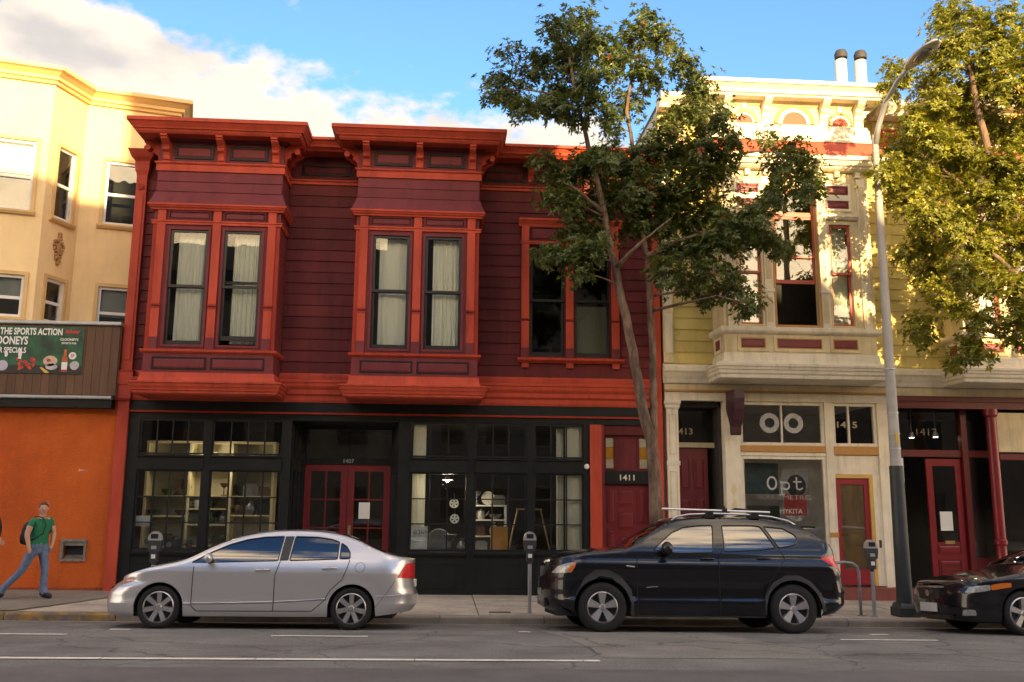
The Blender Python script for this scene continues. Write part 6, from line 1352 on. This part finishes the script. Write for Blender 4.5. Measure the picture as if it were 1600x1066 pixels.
b2 = [(1475,28,26),(1500,18,22),(1530,45,32),(1565,30,28),(1592,48,28),(1500,65,34),(1545,85,38),(1590,95,36),(1470,75,22),(1480,110,32),(1520,125,40),(1565,140,42),(1600,150,34),(1400,108,14),(1392,136,16),(1412,125,14),(1440,140,26),(1460,165,34),(1495,180,40),(1540,195,42),(1585,205,40),
      (1425,195,26),(1415,225,28),(1445,225,34),(1480,240,40),(1520,255,42),(1565,265,42),(1605,270,36),(1392,245,16),(1378,275,18),(1400,275,26),(1430,275,34),(1465,290,38),(1505,310,42),(1550,325,42),(1595,335,40),(1390,305,14),(1420,318,26),(1450,340,32),(1490,360,38),(1535,380,40),(1580,395,40),(1612,370,30),
      (1445,378,24),(1420,402,18),(1475,405,30),(1450,432,22),(1500,430,32),(1545,445,34),(1590,450,34),(1470,465,22),(1440,500,14),(1505,480,24),(1540,500,24),(1580,505,26),(1447,530,14),(1430,520,10),(1520,535,16),(1510,558,16),(1490,572,10),(1535,552,12),(1600,530,20),
      (1640,120,50),(1660,200,55),(1650,290,50),(1660,380,50),(1640,460,45),(1630,60,40)]
b2 = [(x, y, q*1.15) for x, y, q in b2]
tree('street_tree', 'leafy tree in full evening sun at the right edge, beside the lamp head', t2, b2, Y2, 21, LEAF2, 1.7, (.07, .12))

# ---------------------------------------------------------------- people
SKIN = mat('skin', (.50, .27, .18), .55, .06, 20); GREEN = mat('green_tee_cloth', (.012, .16, .07), .85, .15, 12); JEAN = mat('blue_denim', (.12, .17, .27), .9, .25, 14); SHOE = mat('dark_shoe', (.02, .018, .02), .6, .1); HAIR = mat('auburn_hair', (.10, .035, .018), .5, .3, 40); DARKC = mat('charcoal_cloth', (.022, .022, .024), .9, .2, 14)
def person(name, label, loc, J, zones, scale=1.0):
    """J: dict joint -> (x, y, z, radius); edges from EDG"""
    keys = list(J); E_ = [('pelvis','belly'),('belly','chest'),('chest','neck0'),('neck0','neck'),('neck','chin'),('chin','head'),('head','crown'),
        ('chest','shn'),('shn','eln'),('eln','wrn'),('wrn','pan'),('chest','shf'),('shf','elf'),('elf','wrf'),('wrf','paf'),
        ('pelvis','hin'),('hin','knn'),('knn','ann'),('ann','hen'),('ann','ton'),('pelvis','hif'),('hif','knf'),('knf','anf'),('anf','hef'),('anf','tof')]
    V = [J[k][:3] for k in keys]; R_ = [J[k][3] for k in keys]; Ed = [(keys.index(a), keys.index(b)) for a, b in E_]
    for s, pal, wr_ in (('n', 'pan', 'wrn'), ('f', 'paf', 'wrf')):
        p = Vector(J[pal][:3]); d = (p-Vector(J[wr_][:3])).normalized(); sd = d.cross(Vector((0, 1, 0))).normalized(); ip = keys.index(pal)
        for k, (o, L_, fw) in enumerate(((-.028, .060, .01), (-.010, .072, .0), (.008, .068, .0), (.025, .052, .0), (.042, .045, -.055))):
            a = p+sd*o*(1)+d*(.03+fw); b = a+d*L_*.5+Vector((0, .006, 0)); e = b+d*L_*.45-sd*.008+Vector((0, .012, 0)); i0 = len(V)
            V += [tuple(a), tuple(b), tuple(e)]; R_ += [.010, .0085, .007]; Ed += [(ip, i0), (i0, i0+1), (i0+1, i0+2)]
    me = bpy.data.meshes.new(name); me.from_pydata(V, Ed, []); o = bpy.data.objects.new(name, me); COL.objects.link(o)
    md = o.modifiers.new('skin', 'SKIN'); md.use_smooth_shade = True
    sv = me.skin_vertices[0].data if me.skin_vertices else None
    if sv is None:
        bpy.context.view_layer.objects.active = o; bm = bmesh.new(); bm.from_mesh(me); bm.verts.layers.skin.verify(); bm.to_mesh(me); bm.free(); sv = me.skin_vertices[0].data
    for i, q in enumerate(R_):
        sv[i].radius = q if isinstance(q, tuple) else (q, q)
    sv[keys.index('pelvis')].use_root = True
    ss = o.modifiers.new('sub', 'SUBSURF'); ss.levels = 2; ss.render_levels = 2
    bpy.context.view_layer.update(); ev = o.evaluated_get(bpy.context.evaluated_depsgraph_get()); m2 = bpy.data.meshes.new_from_object(ev); bpy.data.objects.remove(o); m2.name = name
    m2.materials.clear(); mats_ = list(dict.fromkeys(z[1] for z in zones)); [m2.materials.append(k) for k in mats_]
    rad_ = lambda k: J[k][3] if not isinstance(J[k][3], tuple) else sum(J[k][3])/2
    seg = [(Vector(J[a][:3]), Vector(J[b][:3]), b, a) for a, b in E_]
    for p in m2.polygons:
        c = p.center; best = None
        for a, b, nb, na in seg:
            ab_ = b-a; tt = max(0, min(1, (c-a).dot(ab_)/max(1e-9, ab_.length_squared))); dd = (c-(a+ab_*tt)).length/((1-tt)*(rad_(na) if na != 'chest' or nb in ('neck0', 'belly') else .06)+tt*rad_(nb))
            if best is None or dd < best[0]: best = (dd, nb, tt)
        for fn, mm in zones:
            if fn(c, best[1], best[2]): p.material_index = mats_.index(mm); break
        p.use_smooth = True
    body = bpy.data.objects.new('body', m2); COL.objects.link(body)
    t = thing(name, label, 'person', loc, local=True); body.parent = t; t.scale = (scale,)*3
    h = Vector(J['head'][:3])
    return t, h
def face(t, h, yaw, hairm, bun=True):
    """face turned towards the direction yaw (0 = +x, -90 = camera)"""
    a = radians(yaw); f = Vector((cos(a), sin(a), 0)); s = Vector((-sin(a), cos(a), 0))
    for k in (-1, 1): MB().ball(tuple(h+f*.066+s*.026*k+Vector((0, 0, .005))), (.007, .007, .006), 8).obj('eye', INK, t); MB().ball(tuple(h+s*.070*k+Vector((0, 0, -.01))), (.018, .014, .03), 8).obj('ear', SKIN, t, True)
    MB().ball(tuple(h+f*.074+Vector((0, 0, -.022))), (.014, .014, .022), 8).obj('nose', SKIN, t, True); MB().ball(tuple(h+f*.064+Vector((0, 0, -.055))), (.018, .018, .007), 8).obj('mouth', mat('lips', (.35, .10, .09), .5), t, True)
    b = MB(); V = []; n = 18
    for i in range(10):
        e = pi/2-i*(pi*.56/9)
        for k in range(n):
            az_ = 2*pi*k/n; fr_ = cos(az_); lim = .62 if fr_ > .5 else -9
            ee = max(e, lim) if fr_ > .5 else e
            V.append(tuple(h+Vector((0, 0, .015))+f*(.084*cos(ee)*cos(az_)-.010)+s*(.082*cos(ee)*sin(az_))+Vector((0, 0, .108*sin(ee)))))
    b.add(V, [(i*n+k, i*n+(k+1) % n, (i+1)*n+(k+1) % n, (i+1)*n+k) for i in range(9) for k in range(n)]).obj('hair', hairm, t, True)
    if bun: MB().ball(tuple(h-f*.10+Vector((0, 0, .03))), (.045, .045, .045), 10).obj('hair_bun', hairm, t, True); MB().tube([tuple(h-f*.09+s*.02+Vector((0, 0, .02))), tuple(h-f*.13+s*.02+Vector((0, 0, -.06))), tuple(h-f*.11+s*.03+Vector((0, 0, -.16)))], [.03, .035, .012], 8).obj('ponytail', hairm, t, True); MB().ball(tuple(h+f*.05+s*.06+Vector((0, 0, .085))), (.03, .02, .012), 8).obj('hair_clip', mat('pink_clip', (.6, .2, .2), .5), t, True)
JW = dict(pelvis=(-.01, 0, .92, (.165, .14)), belly=(0, 0, 1.06, (.14, .125)), chest=(.025, 0, 1.25, (.155, .145)), neck0=(.015, 0, 1.40, (.08, .065)), neck=(.02, 0, 1.44, .050), chin=(.025, -.015, 1.49, .064), head=(.025, -.01, 1.56, .084), crown=(.02, -.005, 1.635, .062),
  shn=(-.08, -.16, 1.36, .062), eln=(-.13, -.215, 1.11, .050), wrn=(-.08, -.22, .90, .033), pan=(-.06, -.22, .83, (.038, .02)), shf=(.10, .15, 1.36, .060), elf=(.16, .20, 1.12, .046), wrf=(.17, .14, .94, .032), paf=(.16, .10, .88, (.036, .02)),
  hin=(-.06, -.085, .84, .098), knn=(-.21, -.09, .49, .066), ann=(-.55, -.09, .13, .058), hen=(-.62, -.09, .10, .045), ton=(-.50, -.09, .035, .042), hif=(.05, .085, .84, .095), knf=(.105, .085, .48, .066), anf=(.10, .085, .085, .062), hef=(.06, .085, .05, .05), tof=(.27, .085, .03, .04))
zw = [(lambda c, n, t: n in ('ton', 'tof', 'hen', 'hef') and c.z < .11 or n in ('ton', 'hen') and c.x < -.56 and c.z < .12, SHOE), (lambda c, n, t: n in ('knn', 'ann', 'knf', 'anf', 'hin', 'hif', 'hen', 'hef', 'ton', 'tof', 'belly') and c.z < .945, JEAN), (lambda c, n, t: n in ('hin', 'hif', 'belly', 'chest') and c.z < 1.37, GREEN), (lambda c, n, t: n in ('eln', 'elf') and t < .42 or n in ('shn', 'shf'), GREEN),
      (lambda c, n, t: n in ('belly', 'chest', 'neck0') and c.z > .90 and c.z < 1.37, GREEN), (lambda c, n, t: n in ('belly', 'pelvis') and c.z <= .92, JEAN), (lambda c, n, t: n == 'neck0' and c.z < 1.385, GREEN), (lambda c, n, t: True, SKIN)]
wl = (-6.74, -1.6, gz(-6.7, -1.6)+.008)
wt, hh = person('person', 'person in green top and blue jeans walking right past the orange wall', wl, JW, zw, .955); face(wt, hh, -62, HAIR)
bp = thing('backpack', 'dark backpack worn by the person in green', 'backpack', wl, local=True); bp.scale = (.955,)*3
b = MB().ball((-.20, -.01, 1.12), (.105, .15, .21), 16).obj('bag', DARKC, bp, True); MB().ball((-.275, -.01, 1.04), (.05, .11, .11), 12).obj('front_pocket', DARKC, bp, True)
for s in (-1, 1): MB().tube([(-.14, s*.10, 1.30), (-.05, s*.115, 1.425), (.06, s*.115, 1.40), (.135, s*.12, 1.28), (.11, s*.15, 1.12), (-.03, s*.17, 1.03), (-.14, s*.12, 1.0)], .010, 6).obj('strap', DARKC, bp)
JM = dict(JW); JM.update(knn=(-.04, -.09, .48, .07), ann=(-.10, -.09, .085, .06), hen=(-.15, -.09, .05, .05), ton=(.06, -.09, .03, .042), knf=(.04, .085, .48, .07), anf=(-.02, .085, .085, .062), hef=(-.07, .085, .05, .05), tof=(.13, .085, .03, .042),
  shn=(-.02, -.19, 1.37, .066), eln=(.12, -.23, 1.13, .055), wrn=(.31, -.22, .97, .036), pan=(.37, -.22, .93, (.038, .02)), head=(.025, 0, 1.60, .085))
zm = [(lambda c, n, t: n in ('ton', 'tof', 'hen', 'hef') and c.z < .1, SHOE), (lambda c, n, t: n in ('knn', 'ann', 'knf', 'anf', 'hin', 'hif', 'hen', 'hef', 'ton', 'tof') or c.z < .92 and n in ('belly', 'pelvis'), JEAN), (lambda c, n, t: n in ('eln', 'elf', 'shn', 'shf', 'belly', 'chest', 'neck0') or n in ('wrn', 'wrf') and t < .8, DARKC), (lambda c, n, t: True, SKIN)]
mt, mh = person('person', 'second person at the left picture edge, only a hand and dark sleeve showing', (-7.66, -1.6, gz(-7.5, -1.6)+.008), JM, zm, 1.02); face(mt, mh, 0, INK, False)

# ---------------------------------------------------------------- buildings across the street, behind the camera: they cast the evening shade
FB = mat('far_side_stucco', (.26, .21, .15), .85, .1, 1.2); FB2 = mat('far_side_grey_stucco', (.17, .16, .145), .85, .1, 1.2); FB3 = mat('far_side_brick', (.20, .15, .11), .85, .15, 2)
def opposite(label, poly, m, wins, back=-36):
    t = thing('opposite_building', label, 'building', (poly[0][0], -25, .2), 'buildings across the street behind the camera')
    w = MB().prism_y(poly, back, -25).obj('wall', m, t)
    for a, b, z0, z1 in wins:
        f = MB().frame(a, b, z0, z1, .1, -24.999, -24.94).obj('window', FB, t); bx('pane', BTRIM, f, a+.1, b-.1, -24.985, -24.97, z0+.1, z1-.1)
def wgrid(x0, x1, n, zs): return [(x0+(x1-x0)*(i+.2)/n, x0+(x1-x0)*(i+.8)/n, z, z+1.6) for i in range(n) for z in zs]
opposite('tan four storey building across the street, left of the tall grey one', [(-40, 0), (-2.80, 0), (-2.80, 13.35), (-40, 13.35)], FB, wgrid(-22, -3, 7, (1, 4.4, 7.6, 10.6)))
opposite('tall grey building across the street opposite the red house', [(-2.78, 0), (5.6, 0), (5.6, 17.2), (-2.78, 17.2)], FB2, wgrid(-2.6, 5.5, 4, (1, 4.4, 7.6, 10.8, 14)), -28.5)
opposite('brick gabled building across the street opposite the yellow house', [(5.62, 0), (42, 0), (42, 9.75), (12.35, 9.75), (9.2, 12.6), (5.62, 13.0)], FB3, wgrid(7, 25, 7, (1, 4.4, 7.2)))
